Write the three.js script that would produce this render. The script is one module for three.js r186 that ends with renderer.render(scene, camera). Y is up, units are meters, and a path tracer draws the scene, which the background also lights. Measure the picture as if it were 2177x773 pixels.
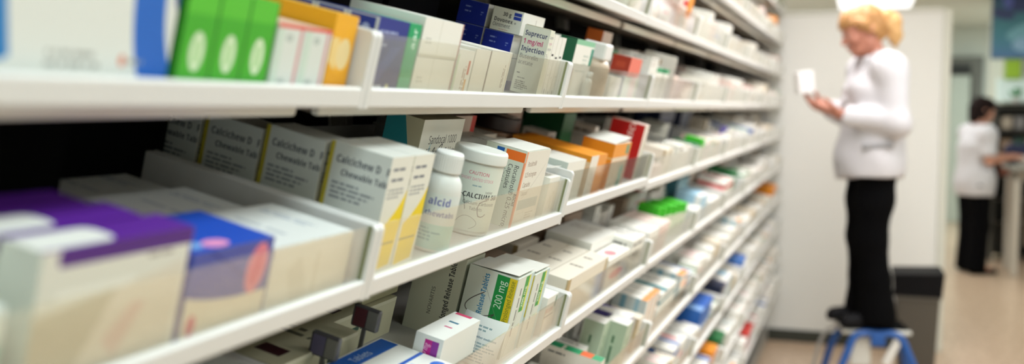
import * as THREE from 'three';
import { mergeGeometries } from 'three/addons/utils/BufferGeometryUtils.js';
import { RoundedBoxGeometry } from 'three/addons/geometries/RoundedBoxGeometry.js';
import { RectAreaLightUniformsLib } from 'three/addons/lights/RectAreaLightUniformsLib.js';

// ---------------------------------------------------------------- camera, light, exposure
RectAreaLightUniformsLib.init();
const scene = new THREE.Scene();
const FOC = 2116, PW = 2177, PH = 773;
const camera = new THREE.PerspectiveCamera(2 * Math.atan(PH / 2 / FOC) * 180 / Math.PI, PW / PH, 0.05, 60);
camera.rotation.order = 'YXZ';
camera.position.set(0, 1.6, 0);
camera.rotation.set(-4.2299 * Math.PI / 180, 19.263 * Math.PI / 180, 0);
camera.focus = 1.54;
camera.userData.fStop = 2.0;
camera.updateMatrixWorld(true); camera.updateProjectionMatrix();
scene.background = new THREE.Color(0.02, 0.02, 0.022);
const renderer = new THREE.WebGLRenderer({ antialias: true });
renderer.toneMapping = THREE.LinearToneMapping;
renderer.toneMappingExposure = 0.86;
renderer.shadowMap.enabled = true;
const CEIL = 2.75;
// ceiling panels: [w, u, width, length, radiance, colour]
const NEUTRAL = [0.98, 0.99, 1.0], WARM = [1.0, 0.965, 0.99], COOL = [0.85, 1.0, 1.02];
const PANELS = [
  [0.30, -0.7, 0.6, 1.2, 9, COOL], [0.30, 1.1, 0.6, 1.2, 7, COOL], [0.30, 2.9, 0.6, 1.2, 12.5, NEUTRAL],
  [0.20, 4.3, 0.6, 1.2, 12, WARM], [-0.2, 5.5, 0.6, 0.6, 22, WARM],
  [0.12, 10.6, 0.75, 4.0, 6.5, NEUTRAL], [2.0, 8.6, 0.6, 1.2, 11, COOL], [1.9, 13.2, 0.6, 1.2, 26, COOL], [1.35, 4.9, 0.6, 1.2, 5.5, COOL],
  [2.2, 0.4, 0.6, 1.2, 5, COOL], [2.2, 2.4, 0.6, 1.2, 12, NEUTRAL], [2.2, 4.6, 0.6, 1.2, 9, WARM],
];

// ---------------------------------------------------------------- helpers
const AL = 14.5 * Math.PI / 180, CA = Math.cos(AL), SA = Math.sin(AL), A = 0.505, SP = 0.207;
const yk = (k) => 1.6 - SP * (k - 1);
const P = (k, u, d, n) => new THREE.Vector3(-A - d * CA + n * SA, yk(k) + d * SA + n * CA, -u);
const bayStart = (b) => 0.21 + 0.75 * b;
const ORD = ['first', 'second', 'third', 'fourth', 'fifth', 'sixth', 'seventh', 'eighth', 'ninth', 'tenth', 'eleventh', 'twelfth', 'thirteenth', 'fourteenth', 'fifteenth', 'sixteenth', 'seventeenth', 'eighteenth', 'nineteenth', 'twentieth'];
const shelfWord = (k) => (k === -2 ? 'top shelf' : ORD[k + 2] + ' shelf down');
const bayWord = (b) => ORD[b] + ' bay';
function rng(seed) { let s = seed >>> 0; return () => { s = (s + 0x6d2b79f5) | 0; let t = Math.imul(s ^ (s >>> 15), 1 | s); t = (t + Math.imul(t ^ (t >>> 7), 61 | t)) ^ t; return ((t ^ (t >>> 14)) >>> 0) / 4294967296; }; }
const used = {};
function numbered(name) { const n = used[name] || 0; used[name] = n + 1; return n ? `${name}_${String(n).padStart(3, '0')}` : name; }
function shade(o) { o.traverse((m) => { if (m.isMesh) { m.castShadow = true; m.receiveShadow = true; } }); return o; }
function tag(o, label, category, group) { o.userData.label = label; if (category) o.userData.category = category; if (group) o.userData.group = group; return o; }
function thing(name, label, category, group) { const o = new THREE.Group(); o.name = numbered(name); tag(o, label, category, group); scene.add(o); return o; }
function mesh(name, geo, mat, parent) { const m = new THREE.Mesh(geo, mat); m.name = parent ? name : numbered(name); m.castShadow = m.receiveShadow = true; (parent || scene).add(m); return m; }
function struct(name, geo, mat) { const m = mesh(name, geo, mat, null); m.userData.kind = 'structure'; return m; }
const box = (w, h, d, x = 0, y = 0, z = 0) => { const g = new THREE.BoxGeometry(w, h, d); g.translate(x, y, z); return g; };
const rbox = (w, h, d, r, x = 0, y = 0, z = 0, s = 2) => { const g = new RoundedBoxGeometry(w, h, d, s, r); g.translate(x, y, z); return g; };
const std = (color, rough = 0.5, extra = {}) => new THREE.MeshStandardMaterial({ color: Array.isArray(color) ? new THREE.Color().setRGB(...color) : new THREE.Color(color), roughness: rough, ...extra });
function frustum(pts) {  // does any of these points fall near the picture?
  for (const p of pts) { const v = p.clone().project(camera); if (v.z > -1 && v.z < 1 && Math.abs(v.x) < 1.08 && Math.abs(v.y) < 1.22) return true; }
  return false;
}
function canvasTex(w, h, draw) {
  const cv = document.createElement('canvas'); cv.width = w; cv.height = h;
  draw(cv.getContext('2d'), w, h);
  const t = new THREE.CanvasTexture(cv); t.colorSpace = THREE.SRGBColorSpace; t.anisotropy = 8; return t;
}
function noiseTex(size, base, amp, seed, spots = 0) {
  const r = rng(seed), data = new Uint8Array(size * size * 4), coarse = Array.from({ length: 33 * 33 }, () => r() - 0.5);
  for (let y = 0; y < size; y++) for (let x = 0; x < size; x++) {
    const gx = x / size * 32, gy = y / size * 32, ix = gx | 0, iy = gy | 0, fx = gx - ix, fy = gy - iy, c = (a, b) => coarse[((iy + b) % 32) * 33 + ((ix + a) % 32)];
    const n = (c(0, 0) * (1 - fx) + c(1, 0) * fx) * (1 - fy) + (c(0, 1) * (1 - fx) + c(1, 1) * fx) * fy;
    const v = n * amp + (r() - 0.5) * amp * 0.7 - (r() < spots ? amp * 1.6 : 0);
    for (let q = 0; q < 3; q++) data[(y * size + x) * 4 + q] = Math.max(0, Math.min(255, base[q] + v)); data[(y * size + x) * 4 + 3] = 255;
  }
  const t = new THREE.DataTexture(data, size, size); t.colorSpace = THREE.SRGBColorSpace; t.wrapS = t.wrapT = THREE.RepeatWrapping; t.magFilter = THREE.LinearFilter; t.needsUpdate = true; return t;
}

// ---------------------------------------------------------------- materials
const M = {
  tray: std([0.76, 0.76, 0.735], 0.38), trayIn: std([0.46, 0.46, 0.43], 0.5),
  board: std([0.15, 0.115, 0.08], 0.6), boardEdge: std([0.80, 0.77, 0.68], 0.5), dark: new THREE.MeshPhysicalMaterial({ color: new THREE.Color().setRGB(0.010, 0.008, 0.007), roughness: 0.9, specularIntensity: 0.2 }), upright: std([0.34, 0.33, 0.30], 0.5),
  pane: new THREE.MeshPhysicalMaterial({ color: new THREE.Color().setRGB(0.99, 0.985, 0.95), roughness: 0.03, transmission: 0.95, thickness: 0, ior: 1.5 }),
  paneEdge: std([0.16, 0.19, 0.05], 0.3),
  divider: new THREE.MeshPhysicalMaterial({ color: new THREE.Color().setRGB(0.95, 0.97, 0.93), roughness: 0.05, transmission: 0.9, thickness: 0, ior: 1.5 }),
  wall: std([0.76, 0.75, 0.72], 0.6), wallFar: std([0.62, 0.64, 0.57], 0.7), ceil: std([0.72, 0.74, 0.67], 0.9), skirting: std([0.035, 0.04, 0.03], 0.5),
  wallDim: std([0.72, 0.72, 0.68], 0.7), white: std([0.78, 0.78, 0.74], 0.45), black: new THREE.MeshPhysicalMaterial({ color: new THREE.Color().setRGB(0.0022, 0.0022, 0.0026), roughness: 0.9, specularIntensity: 0.12 }), blackGloss: new THREE.MeshPhysicalMaterial({ color: new THREE.Color().setRGB(0.004, 0.004, 0.005), roughness: 0.6, specularIntensity: 0.3 }),
};
const floorTex = noiseTex(256, [204, 177, 149], 34, 5, 0.02); floorTex.repeat.set(9, 16);
M.floor = new THREE.MeshPhysicalMaterial({ map: floorTex, roughness: 0.32, clearcoat: 0.3, clearcoatRoughness: 0.25 });

// ---------------------------------------------------------------- the room
const RX0 = -1.25, RX1 = 3.2, RZ0 = 2.2, RZ1 = -15.4;
struct('floor', box(RX1 - RX0 + 0.3, 0.1, RZ0 - RZ1 + 0.3, (RX0 + RX1) / 2, -0.05, (RZ0 + RZ1) / 2), M.floor);
struct('ceiling', box(RX1 - RX0 + 0.3, 0.1, RZ0 - RZ1 + 0.3, (RX0 + RX1) / 2, CEIL + 0.05, (RZ0 + RZ1) / 2), M.ceil);
struct('wall_left', box(0.1, CEIL, RZ0 - RZ1 + 0.3, RX0 - 0.05, CEIL / 2, (RZ0 + RZ1) / 2), M.wall);
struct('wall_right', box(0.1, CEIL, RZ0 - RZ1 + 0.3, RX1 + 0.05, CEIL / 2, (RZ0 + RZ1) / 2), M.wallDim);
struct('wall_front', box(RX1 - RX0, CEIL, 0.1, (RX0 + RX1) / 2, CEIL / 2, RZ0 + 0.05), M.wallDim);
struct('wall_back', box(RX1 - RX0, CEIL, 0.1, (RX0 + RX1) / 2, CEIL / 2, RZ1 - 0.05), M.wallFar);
// free-standing partition that closes the aisle
struct('wall_partition', box(1.735, 2.23, 0.09, -0.3775, 1.115, -7.06), std([0.78, 0.785, 0.735], 0.6));
struct('trim_1', rbox(0.05, 2.235, 0.12, 0.008, 0.515, 1.1175, -7.06), std([0.66, 0.67, 0.58], 0.45));
struct('trim_2', rbox(1.72, 0.03, 0.12, 0.008, -0.37, 2.235, -7.06), std([0.66, 0.67, 0.60], 0.45));
struct('baseboard_partition', rbox(1.72, 0.085, 0.012, 0.004, -0.37, 0.0425, -7.009), M.skirting);
// ceiling lamps
PANELS.forEach(([w, u, wd, ln, rad, col], i) => {
  const names = ['over the near end of the aisle', 'second along the aisle ceiling', 'third along the aisle ceiling', 'fourth along the aisle ceiling', 'just before the white partition', 'long panel seen over the partition top', 'above the passage right of the partition', 'near the far door', 'right of the blonde woman', 'behind the aisle beside the camera', 'second on the right side of the aisle', 'third on the right side of the aisle'];
  const g = thing('ceiling_light', `recessed white ceiling light panel ${names[i]}`, 'ceiling light');
  g.position.set(w, CEIL, -u);
  mesh('light_frame', mergeGeometries([box(wd + 0.06, 0.02, 0.03, 0, -0.008, ln / 2 + 0.015), box(wd + 0.06, 0.02, 0.03, 0, -0.008, -ln / 2 - 0.015), box(0.03, 0.02, ln, wd / 2 + 0.015, -0.008, 0), box(0.03, 0.02, ln, -wd / 2 - 0.015, -0.008, 0)]), M.white, g);
  mesh('diffuser', box(wd, 0.008, ln, 0, -0.004, 0), std([0.8, 0.8, 0.8], 0.6, { emissive: new THREE.Color().setRGB(...col), emissiveIntensity: 1.6 }), g);
  const L = new THREE.RectAreaLight(new THREE.Color().setRGB(...col), rad, wd, ln);
  L.position.set(w, CEIL - 0.016, -u); L.rotation.x = -Math.PI / 2; L.castShadow = true; L.name = 'panel_light'; scene.add(L);
});

// ---------------------------------------------------------------- the shelving frame
const BAYS = [0, 1, 2, 3, 4, 5, 6, 7, 8], SHELVES = [-2, -1, 0, 1, 2, 3, 4, 5, 6, 7];
{
  const f = thing('shelving_rack', 'long rack of sloping white shelves down the left side, carrying the trays', 'shelving rack');
  f.position.set(-A, 0, 0);
  for (let b = 0; b <= 9; b++) mesh('upright', rbox(0.035, 2.4, 0.03, 0.004, -0.44, 1.2, -bayStart(b)), M.upright, f);
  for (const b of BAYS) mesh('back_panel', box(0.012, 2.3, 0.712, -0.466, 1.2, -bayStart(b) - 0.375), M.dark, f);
  mesh('base_plinth', box(0.36, 0.09, 6.75, -0.25, 0.045, -3.585), M.upright, f);
  mesh('end_panel', rbox(0.40, 2.4, 0.022, 0.006, -0.27, 1.2, -6.985), M.tray, f);
  const long = rbox(0.345, 0.014, 0.70, 0.003); long.rotateZ(-AL); const edge = rbox(0.012, 0.0165, 0.704, 0.004); edge.translate(0.177, 0, 0); edge.rotateZ(-AL);
  for (const k of SHELVES) for (const b of BAYS) {
    const c = P(k, bayStart(b) + 0.36, 0.2385, -0.0155);
    if (!frustum([P(k, bayStart(b) + 0.03, 0.07, -0.02), P(k, bayStart(b) + 0.72, 0.07, -0.02), P(k, bayStart(b) + 0.375, 0.07, -0.02), P(k, bayStart(b) + 0.72, 0.35, -0.02)])) continue;
    const m = mesh('shelf_board', long, M.board, f); m.position.set(c.x + A, c.y, c.z); mesh('board_edge', edge, M.boardEdge, m);
  }
}

// ---------------------------------------------------------------- trays
const trayOff = (k, b) => (k === 2 && b === 2 ? 0.013 : 0);
const panelShape = new THREE.Shape();
{ const L = 0.40, H = 0.082, r = 0.006; panelShape.moveTo(0, 0); panelShape.lineTo(0, H - r); panelShape.absarc(-r, H - r, r, 0, Math.PI / 2, false); panelShape.lineTo(-L, H); panelShape.lineTo(-L, 0); panelShape.closePath(); }
const sideGeo = new THREE.ExtrudeGeometry(panelShape, { depth: 0.0075, bevelEnabled: true, bevelSize: 0.0012, bevelThickness: 0.0012, bevelSegments: 1, curveSegments: 5 });
sideGeo.translate(-0.0012, 0.0005, -0.00375);
const TG = {
  base: box(0.395, 0.008, 0.728, -0.2, 0.008, 0), lip: rbox(0.010, 0.022, 0.732, 0.003, -0.005, 0.011, 0), back: box(0.006, 0.07, 0.728, -0.397, 0.045, 0),
  pane: box(0.0025, 0.062, 0.728, -0.0075, 0.051, 0), edge: box(0.004, 0.062, 0.0016, -0.0072, 0.0515, -0.3635),
};
const trays = [];
for (const k of SHELVES) for (const b of BAYS) {
  const s = bayStart(b);
  const probe = []; for (let i = 0; i <= 6; i++) for (const n of [0, 0.08]) for (const d of [0, 0.12]) probe.push(P(k, s + 0.125 * i, d, n));
  if (!frustum(probe)) continue;
  const t = thing('shelf_tray', `white metal tray with clear front, ${bayWord(b)} from the near end, ${shelfWord(k)}`, 'shelf tray');
  t.position.copy(P(k, s + 0.375, 0, trayOff(k, b))); t.rotation.z = -AL;
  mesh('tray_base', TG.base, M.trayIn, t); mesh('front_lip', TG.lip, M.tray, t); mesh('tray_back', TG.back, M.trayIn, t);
  for (const q of [-1, 1]) { const m = mesh('side_panel', sideGeo, M.tray, t); m.position.z = q * 0.3692; }
  if (!(k === 1 && b === 0)) { mesh('front_pane', TG.pane, M.pane, t); mesh('pane_edge', TG.edge, M.paneEdge, t); }
  trays.push([k, b]);
}

// ---------------------------------------------------------------- carton prints
function bar(c, x, y, w, h, col) { c.fillStyle = col; c.fillRect(x, y, w, h); }
function txt(c, s, x, y, px, col, o = {}) {   // o: bold, rot (radians), sx (width squeeze), align
  c.save(); c.translate(x, y); if (o.rot) c.rotate(o.rot); if (o.sx) c.scale(o.sx, 1);
  c.font = `${o.bold ? 'bold ' : ''}${px}px ${o.serif ? 'serif' : 'sans-serif'}`; c.fillStyle = col; c.textAlign = o.align || 'left'; c.textBaseline = 'alphabetic'; c.fillText(s, 0, 0); c.restore();
}
function small(c, x, y, w, h, rows, col, seed = 1, rot = 0) {   // lines of print too small to read
  const r = rng(seed * 7919 + rows); c.save(); c.translate(x, y); c.rotate(rot); c.fillStyle = col;
  const lh = h / rows;
  for (let i = 0; i < rows; i++) { let cx = 0; const end = w * (0.55 + 0.45 * r()); while (cx < end) { const ww = lh * (0.5 + 2.2 * r()); c.fillRect(cx, i * lh, Math.min(ww, end - cx), lh * 0.5); cx += ww + lh * 0.35; } }
  c.restore();
}
function pen(c, pts, width, col) { c.strokeStyle = col; c.lineWidth = width; c.lineCap = 'round'; c.lineJoin = 'round'; c.beginPath(); c.moveTo(pts[0], pts[1]); for (let i = 2; i + 3 < pts.length; i += 4) c.quadraticCurveTo(pts[i], pts[i + 1], pts[i + 2], pts[i + 3]); c.stroke(); }
function barcode(c, x, y, w, h, seed, col = '#222') { const r = rng(seed); c.fillStyle = col; for (let cx = x; cx < x + w;) { const q = 1 + 3 * r(); c.fillRect(cx, y, q, h); cx += q + 1 + 3 * r(); } }
function ell(c, x, y, rx, ry, col, rot = 0) { c.fillStyle = col; c.beginPath(); c.ellipse(x, y, rx, ry, rot, 0, 7); c.fill(); }
function poly(c, pts, col) { c.fillStyle = col; c.beginPath(); c.moveTo(pts[0], pts[1]); for (let i = 2; i < pts.length; i += 2) c.lineTo(pts[i], pts[i + 1]); c.fill(); }

// A box whose near (+z), front (+x) and top (+y) faces take three rectangles of one sheet; base at y = 0.
function cartonGeo(w, h, d, R) {   // w along x, h up, d along z; R.N / R.F / R.T are [x, y, w, h] of the sheet, y down
  const g = new THREE.BoxGeometry(w, h, d); g.translate(0, h / 2, 0);
  const uv = g.attributes.uv, face = [R.F, R.F, R.T, R.T, R.N, R.N];
  for (let f = 0; f < 6; f++) for (let i = 0; i < 4; i++) {
    const j = f * 4 + i, [x, y, rw, rh] = face[f], U = uv.getX(j), V = uv.getY(j);
    uv.setXY(j, x + (0.004 + 0.992 * U) * rw, 1 - (y + (0.004 + 0.992 * (1 - V)) * rh));
  }
  return g;
}
const sheets = [];
// printed carton: face drawings get (c, W, H) in pixels of that face
function printed(dx, h, du, bg, art, ppm = 3600, rough = 0.42) {
  const w1 = Math.round(dx * ppm), hh = Math.round(h * ppm), w2 = Math.round(du * ppm);
  const W = w1 + w2 + 6, H = hh + w2 + 6;
  const t = canvasTex(W, H, (c) => {
    c.fillStyle = bg; c.fillRect(0, 0, W, H);
    const face = (x, y, w, q, fn) => { if (!fn) return; c.save(); c.beginPath(); c.rect(x, y, w, q); c.clip(); c.translate(x, y); fn(c, w, q); c.restore(); };
    face(0, 0, w1, hh, art.N); face(w1 + 3, 0, w2, hh, art.F); face(0, hh + 3, w1, w2, art.T);
  });
  const m = rough > 0.8 ? new THREE.MeshPhysicalMaterial({ map: t, roughness: 0.9, specularIntensity: 0.15 }) : new THREE.MeshStandardMaterial({ map: t, roughness: rough });
  const geo = cartonGeo(dx, h, du, { N: [0, 0, w1 / W, hh / H], F: [(w1 + 3) / W, 0, w2 / W, hh / H], T: [0, (hh + 3) / H, w1 / W, w2 / H] });
  sheets.push(t); return { geo, m };
}
const items = [];   // every thing that stands in a tray, for row counts and labels
function seat(o, k, u, d, n, yaw = 0, lean = 0) {
  o.position.copy(P(k, u, d, n)); o.rotation.order = 'ZYX'; o.rotation.set(lean, yaw, -AL); return o;
}
const clear = [];   // space that hand-placed things take: [k, u0, u1, d0, d1, n1]
// hero carton: s = [k, u0, u1, d0, d1, n0, n1]
function hero(s, bg, art, label, o = {}) {
  const [k, u0, u1, d0, d1, n0, n1] = s; clear.push([k, u0, u1, d0, d1, n1]);
  const { geo, m } = o.like || printed(d1 - d0, n1 - n0, u1 - u0, bg, art, o.ppm || 2600, o.rough);
  const g = thing('medicine_carton', label, 'carton', o.group);
  seat(g, k, (u0 + u1) / 2, (d0 + d1) / 2, n0 + (o.off || 0), o.yaw || 0, o.lean || 0);
  mesh('carton_body', geo, m, g);
  const plain = std(o.flapColor || [0.74, 0.74, 0.68], 0.5), w = d1 - d0, h = n1 - n0, l = u1 - u0;
  if (o.flap === 'top') { const q = mesh('lid_flap', rbox(w - 0.003, 0.0008, l - 0.004, 0.0003, 0, 0, -(l - 0.004) / 2, 1), plain, g); q.position.set(0, h + 0.0006, l / 2 - 0.001); q.rotation.x = o.open || 0.03; }
  if (o.flap === 'front') { const q = mesh('lid_flap', rbox(w - 0.003, 0.0008, l - 0.003, 0.0003, -(w - 0.003) / 2 + (w - 0.003), 0, 0, 1), plain, g); q.position.set(-w / 2 + 0.0015, h + 0.0006, 0); q.rotation.z = o.open || 0.08; }
  if (o.flap === 'near') mesh('end_flap', rbox(w - 0.004, h - 0.005, 0.0007, 0.0003, 0, h / 2, l / 2 + 0.0003, 1), plain, g);
  return g;
}
function again(src, s, label, o = {}) {   // a copy of a hero carton of the same size at another place: s = [k, u0, u1, d0, d1, n0, n1]
  const [k, u0, u1, d0, d1, n0, n1] = s, g = src.clone(); g.name = numbered('medicine_carton'); scene.add(g);
  g.userData = { ...src.userData, label, ...(o.group ? { group: o.group } : {}) };
  clear.push([k, u0, u1, d0, d1, n1]);
  return seat(g, k, (u0 + u1) / 2, (d0 + d1) / 2, n0, o.yaw || 0, o.lean || 0);
}

// ---------------------------------------------------------------- things in the nearest bays, one by one
const INK = '#24262a', GREY = '#8d8f8a', NAVY = '#16205c', W0 = '#e9e9e0', W1 = '#f1f0e8', CREAM = '#e3dfcb';
// --- fourth shelf (eye level), first bay
hero([1, 0.37, 0.656, 0.02, 0.16, 0.012, 0.162], '#e6eae4', {
  F: (c, W, H) => {
    c.lineCap = 'butt'; c.strokeStyle = '#1667c8'; c.lineWidth = H * 0.23; c.beginPath(); c.ellipse(W * 1.045, H * 0.42, W * 0.165, H * 0.64, 0, Math.PI * 0.62, Math.PI * 1.5); c.stroke();
    ell(c, W * 1.03, H * 0.33, W * 0.07, H * 0.30, '#2a2f9a');
    poly(c, [W * 0.36, H * 0.30, W * 0.385, H * 0.26, W * 0.455, H * 0.88, W * 0.40, H * 0.92], '#1f7fc4');
    small(c, W * 0.56, H * 0.84, W * 0.22, H * 0.1, 2, '#a9aca6', 3); ell(c, W * 0.815, H * 0.87, W * 0.012, H * 0.03, '#e0866a'); small(c, W * 0.835, H * 0.86, W * 0.06, H * 0.05, 1, '#a9aca6', 4);
  },
}, 'wide white carton with a blue curved band and blue stroke, leftmost on the eye-level shelf', { ppm: 2000 });
const gb = { F: (c, W, H) => { bar(c, 0, 0, W, H, '#3fae22'); bar(c, 0, 0, W, H * 0.25, '#57c32f'); ell(c, W * 0.5, H * 0.62, W * 0.22, H * 0.2, '#dff0cf'); bar(c, W * 0.43, H * 0.5, W * 0.14, H * 0.24, '#9ed488'); bar(c, W * 0.94, 0, W * 0.06, H, '#2f8f1c'); }, N: (c, W, H) => { bar(c, 0, 0, W, H, '#2c8a1d'); }, T: (c, W, H) => { bar(c, 0, 0, W, H, '#44b02a'); } };
const g1 = hero([1, 0.662, 0.704, 0.016, 0.12, 0.012, 0.094], '#3fae22', gb, 'bright green carton with white blob, first of three beside the blue-banded carton', { ppm: 2400 });
again(g1, [1, 0.705, 0.747, 0.016, 0.12, 0.012, 0.094], 'bright green carton with white blob, middle one of the three');
again(g1, [1, 0.748, 0.79, 0.016, 0.12, 0.012, 0.094], 'bright green carton with white blob, last of three before the white striped cartons');
const wsArt = { F: (c, W, H) => { bar(c, 0, 0, W * 0.25, H, '#cfe0d2'); bar(c, W * 0.8, 0, W * 0.12, H, '#d3a4a6'); bar(c, 0, 0, W, H * 0.06, '#e2564a'); ell(c, W * 0.45, H * 0.2, W * 0.12, H * 0.06, '#b9c4bd'); ell(c, W * 0.4, H * 0.85, W * 0.14, H * 0.06, '#b9c4bd'); }, T: (c, W, H) => { bar(c, 0, 0, W, H, '#e8c9b4'); } };
const ws = hero([1, 0.794, 0.842, 0.016, 0.1, 0.012, 0.076], '#dde3dc', wsArt, 'white carton with pink edge stripe and red top line, beside the green cartons', { ppm: 2400 });
again(ws, [1, 0.843, 0.891, 0.016, 0.1, 0.012, 0.076], 'white carton with pink edge stripe, touching the yellow carton');
hero([1, 0.897, 0.943, 0.018, 0.2, 0.012, 0.094], '#f5b31c', {
  N: (c, W, H) => { bar(c, 0, 0, W, H, '#f6b21a'); bar(c, 0, H * 0.28, W, H * 0.06, '#e6702c'); },
  F: (c, W, H) => { bar(c, 0, 0, W, H, '#f5b21c'); bar(c, 0, H * 0.3, W * 0.35, H * 0.4, '#f3d58c'); ell(c, W * 0.6, H * 0.5, W * 0.3, H * 0.2, '#f2dca2'); poly(c, [0, H * 0.6, W * 0.5, H * 0.78, W, H * 0.66, W, H, 0, H], '#eea90f'); },
  T: (c, W, H) => { bar(c, 0, 0, W, H, '#f3c14a'); },
}, 'orange-yellow carton at the right end of the first tray on the eye-level shelf', { ppm: 2200 });
// --- eye-level shelf, second bay
const nvArt = {
  N: (c, W, H) => { bar(c, 0, 0, W, H, '#d9dedb'); bar(c, W * 0.1, 0.02 * H, W * 0.8, H * 0.34, '#17358f'); ell(c, W * 0.34, H * 0.13, W * 0.08, H * 0.05, '#dfe6f2'); ell(c, W * 0.34, H * 0.26, W * 0.08, H * 0.05, '#dfe6f2'); ell(c, W * 0.62, H * 0.2, W * 0.14, H * 0.09, '#a8b8de'); },
  F: (c, W, H) => { bar(c, 0, 0, W, H, '#2b3a78'); bar(c, 0, 0, W, H * 0.26, '#1d2f8c'); small(c, W * 0.08, H * 0.16, W * 0.8, H * 0.06, 1, '#aab4d8', 3); small(c, W * 0.1, H * 0.33, W * 0.3, H * 0.06, 1, '#a6afcf', 5); poly(c, [0, H * 0.85, W * 0.55, H * 0.38, W * 0.9, H * 0.34, W * 0.3, H * 0.85], '#3d4f92'); small(c, W * 0.12, H * 0.87, W * 0.45, H * 0.06, 1, '#d5d9e6', 6); ell(c, W * 0.66, H * 0.89, W * 0.06, H * 0.04, '#e0dc9a'); },
};
const nv = hero([1, 0.985, 1.062, 0.016, 0.056, 0.012, 0.098], '#20307a', nvArt, 'navy carton with pale print at front of the blue-labelled row, beside the green strip carton', { ppm: 2600 });
for (let i = 1; i < 5; i++) again(nv, [1, 0.985, 1.062, 0.016 + 0.041 * i, 0.056 + 0.041 * i, 0.012, 0.098], ['', 'second', 'third', 'fourth', 'hindmost'][i] + ' carton of the row with blue squares behind the navy carton');
hero([1, 1.064, 1.096, 0.016, 0.1, 0.012, 0.098], '#16a266', { F: (c, W, H) => { bar(c, 0, 0, W, H, '#14a567'); bar(c, 0, H * 0.75, W, H * 0.25, '#3fb583'); txt(c, 'aar', W * 0.72, H * 0.36, W * 0.5, '#d6f0e2', { rot: -Math.PI / 2, bold: true }); }, N: (c, W, H) => bar(c, 0, 0, W, H, '#0f8d58'), T: (c, W, H) => bar(c, 0, 0, W, H, '#7cc7a6') }, 'narrow emerald green carton standing between navy carton and white cartons');
const wpArt = { F: (c, W, H) => { bar(c, 0, H * 0.92, W, H * 0.08, '#d8d5c6'); bar(c, W * 0.42, 0, W * 0.01, H, '#d4d3c4'); bar(c, W * 0.965, 0, W * 0.035, H, '#b98f86'); small(c, W * 0.1, H * 0.5, W * 0.2, H * 0.2, 2, '#d0d0c6', 9); }, T: (c, W, H) => { small(c, W * 0.55, H * 0.5, W * 0.2, H * 0.1, 1, '#c5c9c6', 2); } };
const wl = hero([1, 1.1, 1.222, 0.016, 0.12, 0.012, 0.06], W1, wpArt, 'plain white carton under another, right of the emerald carton');
again(wl, [1, 1.102, 1.224, 0.016, 0.12, 0.0605, 0.1085], 'plain white carton on top of the pair right of the emerald carton');
hero([1, 1.232, 1.288, 0.018, 0.1, 0.012, 0.076], W1, { F: (c, W, H) => { small(c, W * 0.5, H * 0.92, H * 0.72, W * 0.22, 2, '#b49a84', 3, -Math.PI / 2); bar(c, W * 0.74, H * 0.22, W * 0.12, H * 0.3, '#cf6a48'); bar(c, W * 0.7, H * 0.62, W * 0.1, H * 0.28, '#e0a95e'); bar(c, 0, H * 0.1, W * 0.1, H * 0.8, '#cfdcc0'); } }, 'white carton with rust-red and ochre vertical print behind the clear front');
hero([1, 1.29, 1.352, 0.018, 0.1, 0.012, 0.08], '#f3f0e6', { F: (c, W, H) => { bar(c, 0, 0, W * 0.04, H, '#b9b6aa'); bar(c, W * 0.93, 0, W * 0.07, H, '#8e7b70'); } }, 'plain white carton right of the one with rust-red print');
hero([1, 1.354, 1.44, 0.018, 0.1, 0.012, 0.082], '#f2efe4', { F: (c, W, H) => { small(c, W * 0.72, H * 0.78, H * 0.62, W * 0.12, 2, '#a8927f', 8, -Math.PI / 2); bar(c, W * 0.93, H * 0.05, W * 0.02, H * 0.9, '#d4c2a0'); } }, 'white carton with fine brown vertical print, left of the buserelin carton');
const blArt = { N: (c, W, H) => { bar(c, 0, 0, W, H, '#1a2f9e'); small(c, W * 0.22, H * 0.26, W * 0.3, H * 0.12, 1, '#8fa0e0', 3); small(c, W * 0.22, H * 0.46, W * 0.26, H * 0.12, 1, '#8fa0e0', 4); small(c, W * 0.78, H * 0.4, W * 0.14, H * 0.2, 2, '#7f92d8', 5); bar(c, 0, 0, W, H * 0.02, '#9aa6d8'); }, F: (c, W, H) => bar(c, 0, 0, W, H, W1), T: (c, W, H) => bar(c, 0, 0, W, H, '#24389f') };
const b1 = hero([1, 1.6, 1.7, 0.136, 0.189, 0.108, 0.147], '#1a2f9e', blArt, 'royal blue carton at top of the blue stack, left of the ointment carton', { flap: 'none' });
again(b1, [1, 1.6, 1.7, 0.080, 0.133, 0.068, 0.107], 'royal blue carton directly under the ointment carton');
again(b1, [1, 1.6, 1.7, 0.136, 0.189, 0.068, 0.107], 'royal blue carton in the middle of the left blue stack');
again(b1, [1, 1.6, 1.7, 0.080, 0.133, 0.028, 0.067], 'royal blue carton low in the stack behind the clear front');
hero([1, 1.6, 1.7, 0.075, 0.2, 0.012, 0.0275], '#1a2f9e', { N: (c, W, H) => bar(c, 0, 0, W, H, '#1c2d85') }, 'flat blue carton at the bottom of the blue stack');
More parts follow.
